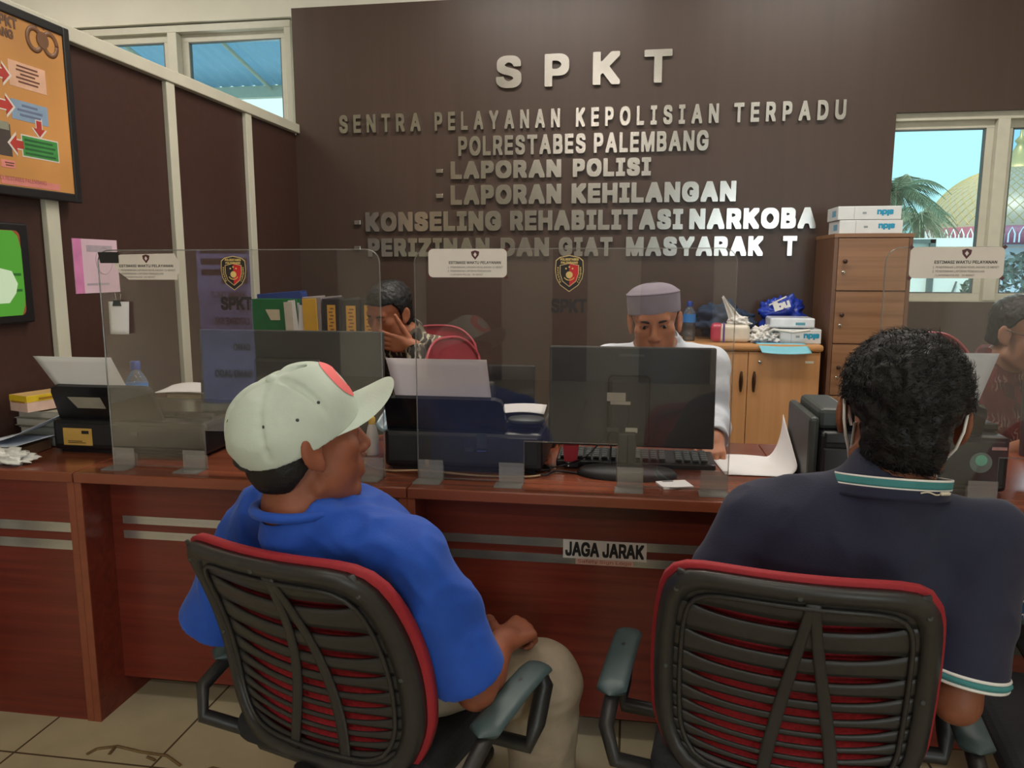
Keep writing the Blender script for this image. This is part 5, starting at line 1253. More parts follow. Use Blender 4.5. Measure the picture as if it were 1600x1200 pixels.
def nz3(P, sc, seed=0):
    o = Vector((seed*7.3, seed*3.1, seed*1.7)); s = Vector(sc) if hasattr(sc, '__len__') else Vector((sc, sc, sc))
    return np.array([mnoise.noise(Vector((p[0]*s[0], p[1]*s[1], p[2]*s[2]))+o) for p in P])
def folds(V, F, amp, sc, seed=0, R=None):
    N = vnormals(V, F); P = V if R is None else V @ np.array(R)
    d = 1-2*np.abs(nz3(P, sc, seed)); return V+N*(amp*(d-.6))[:, None]
def rot(yaw=0, pitch=0, roll=0):
    """person frame: +x right hand, +y forward, +z up; yaw clockwise from world +Y, pitch nods down, roll tips to the right"""
    return np.array((Matrix.Rotation(-math.radians(yaw), 3, 'Z') @ Matrix.Rotation(-math.radians(pitch), 3, 'X') @ Matrix.Rotation(math.radians(roll), 3, 'Y')))
def head(S, c, R, sc=1.0, neck=None, closed=False, eo=0.0):
    c = np.array(c, float); T = lambda p: c+R @ (np.array(p, float)*sc)
    E = lambda p, r, k=.012, mode='add', RR=None: S.ell(T(p), np.array(r)*sc, R if RR is None else R @ RR, k*sc, mode)
    K = lambda a, b, r1, r2, k=.008, mode='add': S.cap(T(a), T(b), r1*sc, r2*sc, k*sc, mode)
    E((0, -.014, .045), (.075, .094, .077)); E((0, .028, .040), (.066, .062, .062), .02)
    E((0, .030, -.025), (.060, .060, .078), .02); E((0, .020, -.068), (.051, .058, .042), .02); E((0, .066, -.098), (.024, .022, .020), .02)
    for s in (-1, 1):
        E((s*.040, .062, -.014), (.024, .022, .020), .018); K((s*.056, .004, -.070), (s*.026, .066, -.098), .016, .014, .02)
    for s in (-1, 1): E((s*.034, .048, -.048), (.026, .026, .030), .02)
    K((-.034, .080, .026), (.034, .080, .026), .013, .013, .012)
    E((0, .078, -.058), (.030, .020, .026), .015)
    for s in (-1, 1): E((s*.031, .095, .008), (.018, .014, .0105), .010, 'sub')
    for s in (-1, 1): E((s*.031, .0775, .008), (.0150, .0140, .0130), .003)
    for s in (-1, 1):
        if not closed: E((s*.031, .0935, .0060), (.0145, .009, .0044), .002, 'sub')
        K((s*.019, .0895, .0115), (s*.043, .083, .0125), .0032, .0028, .003)
    K((0, .088, .014), (0, .107, -.026), .0075, .0125, .010)
    for s in (-1, 1): E((s*.0125, .098, -.031), (.0085, .011, .008), .005); E((s*.007, .105, -.040), (.0042, .006, .004), .003, 'sub')
    K((-.020, .0905, -.0575), (.020, .0905, -.0575), .0052, .0052, .006); K((0, .0965, -.0575), (0, .0965, -.0575), .006, .006, .006); K((-.016, .090, -.071), (.016, .090, -.071), .0072, .0072, .006)
    K((-.024, .099, -.064), (.024, .099, -.064), .0018, .0018, .003, 'sub')
    for s in (-1, 1):
        Re = np.array(Matrix.Rotation(s*.35, 3, 'Z') @ Matrix.Rotation(.20, 3, 'X'))
        E((s*(.0800+eo), -.006, -.002), (.0075, .021, .033), .004, 'add', Re); E((s*(.0775+eo), .006, -.026), (.007, .010, .014), .005, 'add', Re)
        E((s*(.0895+eo), .000, .004), (.0070, .0125, .021), .004, 'sub', Re); E((s*(.0835+eo), .010, -.004), (.006, .005, .007), .002, 'sub', Re)
    if neck is not None: S.chain([T((0, -.018, -.055)), T((0, -.026, -.100)), neck], [.049*sc, .052*sc, .062*sc], .022)
    return T
def hand(S, w, fdir, palm, side, curl, spread=.12, tcurl=.5, sc=1.0, thumb=(.75, .55, -.35), rootk=.008):
    """w wrist point, fdir direction to the knuckles, palm normal (out of the palm), side +1 if the thumb lies at +cross(fdir,-palm)"""
    f = np.array(fdir, float); f /= np.linalg.norm(f); pn = np.array(palm, float); pn -= f*(pn @ f); pn /= np.linalg.norm(pn); x = np.cross(f, -pn)*1.0
    x = x*side
    P = lambda a, b, c_: np.array(w)+(x*a+f*b+pn*c_)*sc           # a towards the thumb
    S.chain([P(0, -.01, 0), P(0, .02, 0)], [.025*sc, .024*sc], .01)
    for a, b in ((.026, .076), (.009, .080), (-.009, .078), (-.026, .070)): S.chain([P(a*.55, .012, .0), P(a, b, 0)], [.0135*sc, .0115*sc], .010*sc)
    S.ell(P(.022, .034, .010), np.array((.015, .020, .013))*sc, np.stack([x, f, pn], 1), .01)
    L = (.072, .080, .075, .060); B = ((.027, .084), (.0095, .089), (-.0085, .086), (-.0255, .077))
    for i in range(4):
        a, b = B[i]; p = P(a, b-.006, 0); ang = 0; d_sp = (1.5-i)*spread
        cl = curl[i] if hasattr(curl, '__len__') else curl
        pts = [p]; rs = [.0092*sc]
        for j, (fr, cw) in enumerate(((.46, .8), (.30, 1.15), (.24, .75))):
            ang += cl*cw; d = f*math.cos(ang)+pn*math.sin(ang)+x*d_sp*math.cos(ang); d /= np.linalg.norm(d)
            p = p+d*L[i]*fr*sc; pts.append(p); rs.append((.0086, .0078, .0066)[j]*sc*(1 if i < 3 else .88))
        S.chain(pts, rs, .003)
    p = P(.030, .022, .006); pts = [p]; rs = [.0135*sc]; t0 = np.array(thumb, float)
    for j, (ln, cw) in enumerate(((.042, 0), (.032, .6), (.026, .6))):
        t0 = t0/np.linalg.norm(t0); d = x*t0[0]+f*t0[1]-pn*t0[2]; p = p+d*ln*sc; pts.append(p); rs.append((.0115, .0100, .0080)[j]*sc); t0 = t0+np.array((-.45*tcurl*cw*2, .25*tcurl*cw, -.3*tcurl*cw))
    S.chain(pts, rs, .005)
def eyes(T, R, sc, parent, look=(0, 0), closed=False):
    if closed: return
    for s in (-1, 1):
        c = T((s*.031, .0772, .0066)); r = .0118*sc
        e = MB().lathe([(r*math.sin(a), -r*math.cos(a)) for a in np.linspace(0, PI, 12)], c, 18).build('eye', M['eye_white'], parent)
        d = R @ np.array((look[0], 1, look[1])); d /= np.linalg.norm(d); q = Vector(d).to_track_quat('Z', 'Y').to_matrix()
        MB().lathe([(.0058*sc, r*.90), (.0050*sc, r*.95), (.003*sc, r*1.0), (0, r*1.015)], c, 16, R=q).build('iris', M['iris'], e)
def hair_cap(T, R, sc, parent, m, keep, grow=.012, extra=None, res=.004, noise_amp=.004, noise_sc=60, name='hair', seed=0, front=.0):
    c = T((0, 0, .03)); S = Sculpt(c-.20, c+.20, res)
    S.ell(T((0, -.014, .045)), np.array((.075+grow, .094+grow, .077+grow))*sc, R, .01); S.ell(T((0, .020+front, .045)), np.array((.067+grow, .060+grow, .062+grow))*sc, R, .02)
    S.ell(T((0, -.035, -.02)), np.array((.066+grow*.7, .066+grow*.7, .075))*sc, R, .02)
    if extra: extra(S)
    g = [(S.lo[i]+S.res*np.arange(S.n[i])) for i in range(3)]
    X, Y, Z = np.meshgrid(*g, indexing='ij'); L = np.stack([X-T((0, 0, 0))[0], Y-T((0, 0, 0))[1], Z-T((0, 0, 0))[2]], -1) @ R/sc
    S.f = np.maximum(S.f, (-keep(L[..., 0], L[..., 1], L[..., 2])*sc).astype(np.float32))
    V, F = S.mesh(1)
    if noise_amp: V = V+vnormals(V, F)*(noise_amp*(nz3(V, noise_sc, seed)+.5*nz3(V, noise_sc*2.1, seed+2)))[:, None]
    return mesh_obj(name, V, F, m, parent, smooth=True)
def skinmat(name, col, dark=.82):
    m = mat(name, col, .52, var=.10, scale=22, bump=.10, bscale=160, sss=.06, spec=.4); return m
M['eye_white'] = mat('eye_white', srgb(196, 186, 176), .25, var=.03); M['iris'] = mat('iris_brown', srgb(28, 18, 14), .15, var=.1)
M['hair'] = mat('black_hair', srgb(19, 17, 18), .5, var=.3, scale=120, bump=.5, spec=.35)
M['skin1'] = skinmat('skin_tan_brown', srgb(140, 80, 56)); M['skin2'] = skinmat('skin_brown', srgb(136, 82, 58)); M['skin3'] = skinmat('skin_light_brown', srgb(186, 122, 90)); M['skin4'] = skinmat('skin_warm_brown', srgb(160, 98, 70)); M['skin5'] = skinmat('skin_olive_brown', srgb(158, 112, 88))
M['shoe'] = mat('black_shoe', srgb(30, 28, 28), .4)
def lids(T, R, sc, parent, m): pass
# ================================================================== PEOPLE
A = lambda *p: np.array(p, float)
def unit(v): v = np.array(v, float); return v/np.linalg.norm(v)
def yawv(d): a = math.radians(d); return A(math.sin(a), math.cos(a), 0), A(math.cos(a), -math.sin(a), 0)    # forward, right
def frame(pel, nb, rt):
    z = unit(nb-pel); x = unit(rt-z*(rt @ z)); return np.stack([x, np.cross(z, x), z], 1)
def frame_d(d):
    x = unit(np.cross(d, A(.3, .2, 1))); return np.stack([x, np.cross(d, x), d], 1)
def bounds(pts, m): P = np.array(pts); return P.min(0)-m, P.max(0)+m
def body(J, Rh, hands_, res, m, parent, sc=1.0, hsc=1.0, legs=True, bulk=1.0, closed=False, eo=0.0):
    cf = J.get('cf', 0.0)
    pts = [v for v in J.values()]+[J['hd']+A(0, 0, .15), J['hd']+Rh @ A(0, .14, 0), J['wrL'], J['wrR']]
    lo, hi = bounds(pts, .14); S = Sculpt(lo, hi, res)
    Fm = frame(J['pel'], J['nb'], J['rt']); up = Fm[:, 2]; fw = Fm[:, 1]; H = np.linalg.norm(J['nb']-J['pel'])
    T = head(S, J['hd'], Rh, hsc, J['nb'], closed, eo)
    S.ell(J['nb']-up*.36*H+fw*(.012+cf), A(.140*bulk, .082, .17), Fm, .03); S.ell(J['nb']-up*.66*H+fw*(.03+cf), A(.128*bulk, .084, .13), Fm, .04); S.ell(J['pel']-up*.00+fw*.02, A(.140, .092, .095), Fm, .04)
    S.cap(J['shL'], J['shR'], .045, .045, .04); S.chain([J['nb']+up*.03, J['nb']-up*.05], [.056, .062], .03)
    for s in 'LR':
        S.chain([J['sh'+s], J['sh'+s]*.5+J['el'+s]*.5, J['el'+s]], [.047*sc, .042*sc, .036*sc], .02)
        mid = J['el'+s]*.65+J['wr'+s]*.35; S.chain([J['el'+s], mid, J['wr'+s]], [.036*sc, .040*sc, .0265*sc], .012)
        if legs:
            S.chain([J['hip'+s], J['kn'+s]], [.074, .054], .03); S.chain([J['kn'+s], J['kn'+s]*.65+J['an'+s]*.35, J['an'+s]], [.052, .050, .034], .02)
            S.cap(J['an'+s], J['an'+s]+J['toe'+s]*.10-A(0, 0, .045), .034, .028, .015)
    for (w, fd, pn, side, curl, kw) in hands_: hand(S, w, fd, pn, side, curl, sc=sc, **kw)
    V, F = S.mesh(2); o = mesh_obj('body', V, F, m, parent, smooth=True)
    return o, T, Fm
def shirt(J, Fm, m, parent, loose=.018, sleeve=.8, sr=(.066, .064, .066), fold=.006, seed=1, name='shirt', neckr=.066, res=.0055, bulk=1.0, hemz=.02, fsc=(9, 9, 5), long_=False, cuff=.040, trap=.05, ncol=.018, sleeveL=None):
    cf = J.get('cf', 0.0); up = Fm[:, 2]; fw = Fm[:, 1]; H = np.linalg.norm(J['nb']-J['pel'])
    lo, hi = bounds([J[k] for k in ('nb', 'pel', 'shL', 'shR', 'elL', 'elR')]+([J['wrL'], J['wrR']] if long_ else []), .25); S = Sculpt(lo, hi, res)
    S.ell(J['nb']-up*.34*H+fw*(.008+cf), A(.150*bulk+loose, .088+loose, .19), Fm, .03); S.ell(J['nb']-up*.64*H+fw*(.03+cf), A(.140*bulk+loose, .094+loose, .17), Fm, .05)
    S.ell(J['pel']+up*.02+fw*.02, A(.152*bulk+loose, .105+loose, .12), Fm, .05)
    S.cap(J['shL'], J['shR'], .058, .058, .035)
    for s in 'LR': S.cap(J['nb']-up*.012, J['sh'+s]*.62+J['nb']*.38-up*.0, trap, .056, .03)
    S.cap(J['nb']-up*.05, J['nb']+up*(.012+ncol), .088, .077, .03)
    for s in 'LR':
        if long_:
            mid = J['el'+s]*.5+J['wr'+s]*.5; e = J['wr'+s]*.94+J['el'+s]*.06
            S.chain([J['sh'+s], J['sh'+s]*.5+J['el'+s]*.5, J['el'+s]], [sr[0], sr[1], sr[2]], .02); S.chain([J['el'+s], mid, e], [sr[2], (sr[2]+cuff)/2+.004, cuff], .015)
            d = unit(J['wr'+s]-J['el'+s]); S.cap(e+d*.030, e+d*.006, cuff*1.3, cuff*.8, .0, 'sub')
        else:
            sl_ = sleeve if s == 'R' else sleeveL or sleeve; e = J['sh'+s]*(1-sl_)+J['el'+s]*sl_; d = unit(J['el'+s]-J['sh'+s]); S.chain([J['sh'+s], (J['sh'+s]+e)/2, e], [sr[0], sr[1], sr[2]], .02)
            S.box(e+d*.075, A(.11, .11, .075), frame_d(d), .001, .003, 'sub'); S.cap(e-d*.035, e+d*.02, sr[2]-.022, sr[2]-.013, .004, 'sub')
    S.cap(J['nb']+up*(.032+ncol+neckr)+fw*.010, J['nb']+up*.30+(J['hd']-J['nb'])*.3, neckr, neckr, .006, 'sub')
    S.plane_cut(J['pel']-A(0, 0, hemz), A(0, 0, -1))
    V, F = S.mesh(2); V0 = V.copy(); V = folds(V, F, fold, fsc, seed, Fm); V = folds(V, F, fold*.4, tuple(2.3*a for a in fsc), seed+5, Fm)
    if not long_:                              # keep the sleeve hems clean
        w = np.ones(len(V))
        for s in 'LR':
            sl_ = sleeve if s == 'R' else sleeveL or sleeve; e = J['sh'+s]*(1-sl_)+J['el'+s]*sl_; w = np.minimum(w, np.clip((np.linalg.norm(V0-e, axis=1)-.075)/.06, 0, 1))
        V = V0+(V-V0)*w[:, None]
    return mesh_obj(name, V, F, m, parent, smooth=True)
def trousers(J, m, parent, fold=.007, r=(.092, .082, .078, .072, .070), seed=3, res=.006, Fm=None):
    lo, hi = bounds([J[k] for k in ('pel', 'knL', 'knR', 'anL', 'anR', 'hipL', 'hipR')], .16); S = Sculpt(lo, hi, res)
    S.ell(J['pel'], A(.165, .125, .10), Fm, .03)
    for s in 'LR':
        S.chain([J['hip'+s], (J['hip'+s]+J['kn'+s])/2, J['kn'+s]], r[:3], .03); e = J['an'+s]+A(0, 0, .01)
        S.chain([J['kn'+s], (J['kn'+s]+e)/2, e], r[2:], .02); S.plane_cut(A(0, 0, .075), A(0, 0, -1)) if s == 'R' else None
    V, F = S.mesh(2); V = folds(V, F, fold, (5, 5, 13), seed); V = folds(V, F, fold*.35, (14, 14, 9), seed+2)
    return mesh_obj('trousers', V, F, m, parent, smooth=True)
def shoes(J, parent, m):
    for s in 'LR':
        a = J['an'+s]; d = J['toe'+s]; lo, hi = bounds([a, a+d*.2], .1); lo[2] = -.02; S = Sculpt(lo, hi, .005)
        b = A(a[0], a[1], 0); S.cap(b-d*.03+A(0, 0, .036), b+d*.11+A(0, 0, .032), .036, .040, .02); S.ell(b+d*.15+A(0, 0, .026), A(.036, .036, .024), None, .02); S.cap(b+A(0, 0, .04), a+A(0, 0, .0), .040, .042, .02)
        S.plane_cut(A(0, 0, .002), A(0, 0, -1)); S.plane_cut(A(0, 0, .095), A(0, 0, 1)); V, F = S.mesh(2); mesh_obj('shoe', V, F, m, parent, smooth=True)
from mathutils.bvhtree import BVHTree
def bvh_of(o):
    off = np.array(wloc(o)); return BVHTree.FromPolygons([tuple(np.array(v.co)+off) for v in o.data.vertices], [tuple(p.vertices) for p in o.data.polygons])

# ---------------------------------------------------------------- man in the white cap
FW, RT = yawv(24)
J = {}; J['rt'] = RT; J['hd'] = at(474, 690, D=1.37); J['nb'] = at(478, 826, D=1.385); J['cf'] = .045
J['pel'] = A(-.470, 1.485, .475); up = unit(J['nb']-J['pel'])
J['shR'] = J['nb']+RT*.178-A(0, 0, .034)+FW*.080; J['shL'] = J['nb']-RT*.178-A(0, 0, .016)+FW*.06
J['elR'] = at(744, 1078, D=1.45); J['wrR'] = at(784, 1004, D=1.60); J['elL'] = at(342, 955, D=1.60); J['wrL'] = A(-.52, 1.72, .56)
J['hipR'] = J['pel']+RT*.085+FW*.03; J['hipL'] = J['pel']-RT*.085+FW*.03
J['knR'] = at(850, 1062, D=1.76); J['knL'] = A(-.43, 1.72, .46); J['anR'] = A(J['knR'][0]-.01, J['knR'][1]+.02, .10); J['anL'] = A(-.42, 1.72, .10)
J['toeR'] = unit(A(.5, .8, 0)); J['toeL'] = unit(A(.3, .9, 0))
J1 = dict(J); rt_ = J.pop('rt')
JJ = dict(J); JJ['rt'] = rt_
def keys(d): return {k: v for k, v in d.items() if k not in ('rt', 'toeL', 'toeR')}
p1 = thing('person', (-.5, 1.45, 0), 'seated man in blue t shirt and white cap seen from behind, fist on his thigh', 'person')
R1 = rot(52, -6, 0)
class JD(dict):
    def values(self): return [v for k, v in self.items() if k not in ('rt', 'toeL', 'toeR', 'cf')]
JJ = JD(JJ)
fh = [(JJ['wrR'], unit(at(816, 982, D=1.65)-JJ['wrR']), A(-.2, .25, -.95), -1, (1.1, 1.15, 1.2, 1.25), dict(tcurl=1.0, spread=.04)),
      (JJ['wrL'], A(.4, .9, -.1), A(0, 0, -1), 1, .7, {})]
b1, T1, F1 = body(JJ, R1, fh, .004, M['skin1'], p1, 1.0, 1.03)
eyes(T1, R1, 1.03, p1)
M['blue_shirt'] = mat('royal_blue_jersey', srgb(15, 72, 172), .75, var=.05, scale=40, bump=.12, bscale=300, sheen=.08)
shirt(JJ, F1, M['blue_shirt'], p1, .022, .88, (.066, .068, .074), .016, 1, neckr=.066, bulk=1.0, hemz=.03, fsc=(8, 8, 3.0), ncol=.012, trap=.042, sleeveL=1.12)
M['khaki'] = mat('khaki_twill', srgb(158, 142, 122), .85, var=.08, scale=30, bump=.15, bscale=260)
trousers(JJ, M['khaki'], p1, .006, (.098, .090, .085, .082, .080), Fm=F1); shoes(JJ, p1, M['shoe'])
# collar ribbing
c = JJ['nb']+up*.036+FW*.008
MB().tube([c+RT*.070*math.cos(a)+FW*.068*math.sin(a)+up*(.018-.004*math.sin(a)) for a in np.linspace(0, 2*PI, 40)], .0095, 8, caps=False).build('collar', M['blue_shirt'], p1)
hair_cap(T1, R1, 1.03, p1, M['hair'], lambda x, y, z: np.minimum.reduce([z+.070-np.maximum(0, (y+.045))*1.1, .030-y, .070-z+0*x]), .003, noise_amp=.0006, res=.004)
# cap
M['cap'] = mat('cap_cotton', srgb(192, 202, 190), .85, var=.06, scale=14, bump=.15, bscale=320)
Rc = rot(60, -22, 13); cc = T1((0, -.006, .026))
S = Sculpt(cc-.2, cc+.2, .003); G = lambda p: cc+Rc @ (A(*p)*.985)
S.ell(G((0, -.004, 0)), A(.0905, .115, .1055), Rc, .01); S.ell(G((0, .045, .048)), A(.064, .057, .056), Rc, .03); S.ell(G((0, -.05, .02)), A(.078, .061, .070), Rc, .03)
for k in range(6):
    a = k*PI/3+PI/6 if False else k*PI/3+PI/2; pts = [G((.100*math.sin(e)*math.cos(a), -.004+.124*math.sin(e)*math.sin(a), .113*math.cos(e))) for e in np.linspace(.12, 1.5, 9)]
    S.chain(pts, [.0042]*9, .006, 'sub')
S.ell(G((0, -.004, -.004)), A(.084, .1085, .098), Rc, .0, 'sub')
S.plane_cut(G((0, 0, -.012)), Rc @ A(0, 0, -1))
S.ell(G((0, -.118, -.014)), A(.030, .03, .026), Rc, .003, 'sub')
V, F = S.mesh(2); V = folds(V, F, .003, 11, 9)
cap_o = mesh_obj('cap', V, F, M['cap'], p1, smooth=True)
def bill(u, v):
    s = -1+2*u; x = s*.080; yb = .115*math.sqrt(max(0, 1-(x/.0905)**2))-.005; x = x*(1-.02*v); y = -.004+yb+.086*v*math.sqrt(max(0, 1-(abs(s)**2.6)))+0*v
    return G((x, y, -.009+(.020*v-.036*s*s*v)*math.sqrt(max(0, 1-(abs(s)**2.6)))))
MB().grid(bill, 30, 12, -.0045).build('bill', M['cap'], cap_o)
MB().lathe([(.0105, 0), (.010, .004), (.006, .0075), (0, .0085)], G((0, -.004, .1045)), 16, R=Matrix(Rc.tolist())).build('top_button', M['cap'], cap_o)
bv = bvh_of(cap_o)
def on_cap(x, z, off):
    o = G((x, .30, z)); h = bv.ray_cast(Vector(o), Vector(Rc @ A(0, -1, 0)))
    return np.array(h[0])+np.array(h[1])*off if h[0] is not None else G((x, .12, z))
MB().grid(lambda u, v: on_cap((.024+.021*v)*math.cos(2*PI*u), .056+(.024+.021*v)*.86*math.sin(2*PI*u), .0013), 40, 3).build('pink_badge', mat('badge_pink', srgb(240, 112, 112), .7, var=.03), cap_o)
q = MB()
for a, e in ((.62, .95), (-.62, .95), (1.65+PI, .95), (PI-.5, .95), (-PI+.5, .95), (.05, 1.0)):
    d = A(math.cos(a)*math.sin(e), math.sin(a)*math.sin(e), math.cos(e)); h = bv.ray_cast(Vector(G(d*.3)), Vector(Rc @ (-d)))
    if h[0] is not None: q.lathe([(.0030, -.001), (.0028, .0008), (0, .0010)], np.array(h[0]), 10, R=Vector(h[1]).to_track_quat('Z', 'Y').to_matrix())
q.build('eyelets', M['grey_dark'], cap_o)
MB().tube([G((.090*math.cos(a), -.004+.115*math.sin(a), -.010)) for a in np.linspace(PI*1.32, PI*1.68, 12)], .006, 6).build('strap', M['black_matte'], cap_o)

# ---------------------------------------------------------------- man in the navy polo
FW, RT = yawv(9)
J = JD(); J['rt'] = RT; J['hd'] = at(1408, 652, D=1.35); J['nb'] = at(1378, 782, D=1.34); J['pel'] = A(.330, 1.50, .475); up = unit(J['nb']-J['pel'])
J['shR'] = J['nb']+RT*.172-A(0, 0, .062)+FW*.03; J['shL'] = J['nb']-RT*.212-A(0, 0, .055)+FW*.03
J['elR'] = at(1494, 1095, D=1.33); J['wrR'] = A(.520, 1.72, .655); J['elL'] = at(1092, 1020, D=1.47); J['wrL'] = A(.25, 1.70, .60)
J['hipR'] = J['pel']+RT*.09+FW*.03; J['hipL'] = J['pel']-RT*.09+FW*.03; J['knR'] = A(.50, 1.76, .50); J['knL'] = A(.24, 1.76, .50); J['anR'] = A(.50, 1.72, .10); J['anL'] = A(.24, 1.72, .10)
J['toeR'] = unit(A(.2, .9, 0)); J['toeL'] = unit(A(0, 1, 0))
p2 = thing('person', (.32, 1.48, 0), 'seated man with thick dark hair and navy polo shirt seen from behind', 'person')
R2 = rot(12, 4, 3)
b2, T2, F2 = body(J, R2, [(J['wrR'], A(-.35, .9, 0), A(0, 0, -1), -1, .6, {}), (J['wrL'], A(.3, .9, 0), A(0, 0, -1), 1, .6, {})], .004, M['skin2'], p2, 1.05, 1.08, eo=.009)
eyes(T2, R2, 1.08, p2)
M['navy'] = mat('navy_pique', srgb(25, 28, 54), .8, var=.06, scale=50, bump=.15, bscale=330, sheen=.08)
shirt(J, F2, M['navy'], p2, .030, .86, (.068, .067, .072), .012, 12, neckr=.070, bulk=1.10, fsc=(6, 6, 4), trap=.050, ncol=.016)
# sleeve trim: pale stripes at the right and left hem
for s in 'LR':
    e = J['sh'+s]*.14+J['el'+s]*.86; d = unit(J['el'+s]-J['sh'+s]); a1 = unit(np.cross(d, A(0, 0, 1))); a2 = np.cross(d, a1)
    for off, m_ in ((-.004, M['white_plastic']), (-.012, mat('teal_rib', srgb(60, 128, 130), .8)), (-.020, M['white_plastic'])):
        MB().tube([e+d*off+(a1*math.cos(k)+a2*math.sin(k))*.0708 for k in np.linspace(0, 2*PI, 36)], .0032 if m_ is M['white_plastic'] else .0055, 6, caps=False).build('sleeve_trim', m_, p2)
# collar: standing band, navy with teal stripe between white lines
cb = J['nb']+up*.040+FW*.010
def colr(v0, v1, r0, r1, mtr, nm, a0=-1.30*PI+.0, a1=.30*PI):
    def fn(u, v):
        a = a0+(a1-a0)*u; t = v0+(v1-v0)*v; r = r0+(r1-r0)*v; bk = -math.sin(a)
        return cb+RT*(.093+r)*math.cos(a)+FW*(.076+r)*math.sin(a)+up*(-.030+.040*t+.016*bk)
    return MB().grid(fn, 40, 4, .004).build(nm, mtr, p2)
co = colr(0, .52, .010, .004, M['navy'], 'collar'); 
MB().bb((0, 0, 0), (0, 0, 0)) if False else None
colr(.50, .58, .0045, .0036, M['white_plastic'], 'collar_stripe'); colr(.57, .93, .0040, .000, mat('teal_rib', srgb(60, 150, 150), .8), 'collar_stripe'); colr(.92, 1.0, .0005, -.0005, M['white_plastic'], 'collar_stripe')
q = MB(); P_ = []
for a in np.linspace(-.40*PI, -.22*PI, 14):
    k = (a+.40*PI)/(.18*PI); P_.append(cb+RT*(.093+.0105)*math.cos(a)+FW*(.076+.0105)*math.sin(a)+up*(-.030+.018+.016*-math.sin(a)+.0025*math.sin(k*9)*(k < .62)))
q.tube(P_[:9], .0013, 5)
for p_ in P_[9:]: q.lathe([(.0028, -.002), (.0028, .002), (0, .0021)], p_, 8, R=Matrix.Rotation(PI/2, 3, 'X'))
q.build('collar_embroidery', mat('cream_thread', srgb(206, 196, 176), .7), p2)
# hair: a full cap of hair plus short curls
def keep2(x, y, z): return np.minimum.reduce([z+.084-np.clip((y+.050)*2.3, 0, .165), .115-y, .060+np.clip((z+.008)*.9, 0, .040)-np.abs(x)])
hp = hair_cap(T2, R2, 1.08, p2, M['hair'], keep2, .018, noise_amp=.006, noise_sc=42, res=.004, seed=3, front=.0)
V_ = np.array([v.co for v in hp.data.vertices])+np.array(wloc(hp)); N_ = np.array([v.normal for v in hp.data.vertices]); lz = (V_-T2((0, 0, 0))) @ R2/1.08; okp = np.where((lz[:, 2] > .025) | (np.abs(lz[:, 0]) < .052))[0]; pick = rng.choice(okp, 6000)
vv, ff = [], []; c0 = T2((0, -.05, .09))
for i in pick:
    b = V_[i]-N_[i]*.002; n_ = N_[i]; t = np.cross(n_, b-c0); t = t/(np.linalg.norm(t)+1e-6)+rng.normal(size=3)*.7; t -= n_*(t @ n_); t /= np.linalg.norm(t)+1e-6; s_ = np.cross(n_, t); L = rng.uniform(.006, .013); w = .0008; r0 = len(vv)
    for j in range(5):
        k = j/4; p_ = b+n_*L*(.75*math.sin(k*1.9))+t*L*(1-math.cos(k*2.2))*.8; ww = w*(1-.75*k); vv += [p_+s_*ww, p_-s_*ww*.5+n_*ww*.8, p_-s_*ww*.5-n_*ww*.8]
    for j in range(4):
        for k in range(3): ff.append((r0+j*3+k, r0+j*3+(k+1) % 3, r0+j*3+3+(k+1) % 3, r0+j*3+3+k))
cu = mesh_obj('curls', np.array(vv), np.array(ff), M['hair'], hp, smooth=True)
# face mask with its ear loop
mk = MB().grid(lambda u, v: T2(((-1+2*u)*.066, .118-.085*abs(-1+2*u)**2.0+.004*math.sin(PI*v)-.012*abs(v-.5), -.105+.085*v)), 20, 10, .002).build('face_mask', mat('mask_white', srgb(214, 216, 214), .8), p2)
for s in (-1, 1): MB().tube([T2((s*a, b, c)) for a, b, c in ((.070, .040, -.026), (.084, .012, .022), (.088, -.012, .036), (.0885, -.026, .018), (.086, -.028, -.010), (.080, -.020, -.038), (.072, .010, -.062), (.066, .034, -.088))], .0026, 8).build('ear_loop', M['white_plastic'], mk)

# ---------------------------------------------------------------- clerk in the grey cap behind the monitor
J = JD(); FW, RT = yawv(180); J['rt'] = RT; J['hd'] = at(1023, 502, D=2.55); J['nb'] = J['hd']+A(.022, .085, -.112); J['pel'] = A(.10, 2.90, .50); up = unit(J['nb']-J['pel'])
J['shR'] = J['nb']+RT*.170-A(0, 0, .040); J['shL'] = J['nb']-RT*.172-A(0, 0, .040)
J['elR'] = A(-.20, 2.67, .82); J['wrR'] = A(-.235, 2.495, .800); J['elL'] = at(1112, 652, D=2.60); J['wrL'] = at(1117, 688, D=2.355)
J['hipR'] = J['pel']+RT*.09; J['hipL'] = J['pel']-RT*.09; J['knR'] = A(-.02, 2.50, .52); J['knL'] = A(.24, 2.50, .52); J['anR'] = A(-.02, 2.46, .10); J['anL'] = A(.24, 2.46, .10); J['toeR'] = A(0, -1., 0); J['toeL'] = A(0, -1., 0)
p3 = thing('person', (.10, 2.86, 0), 'clerk in white shirt and grey brimless cap looking over the monitor', 'person')
R3 = rot(182, 12, 3)
b3, T3, F3 = body(J, R3, [(J['wrR'], A(-.25, -1, -.30), A(0, 0, -1), -1, (.42, .38, .40, .5), dict(tcurl=.3)), (J['wrL'], A(-.15, -1, -.40), A(.1, 0, -1), 1, (.55, .5, .5, .55), dict(tcurl=.3))], .004, M['skin3'], p3, 1.0, 1.02)
eyes(T3, R3, 1.02, p3, (0, -.28))
M['white_shirt'] = mat('white_cotton', srgb(216, 222, 234), .8, var=.03, scale=30, bump=.1, bscale=260)
shirt(J, F3, M['white_shirt'], p3, .020, .9, (.064, .060, .056), .007, 21, neckr=.064, long_=True, cuff=.046, fsc=(10, 10, 6))
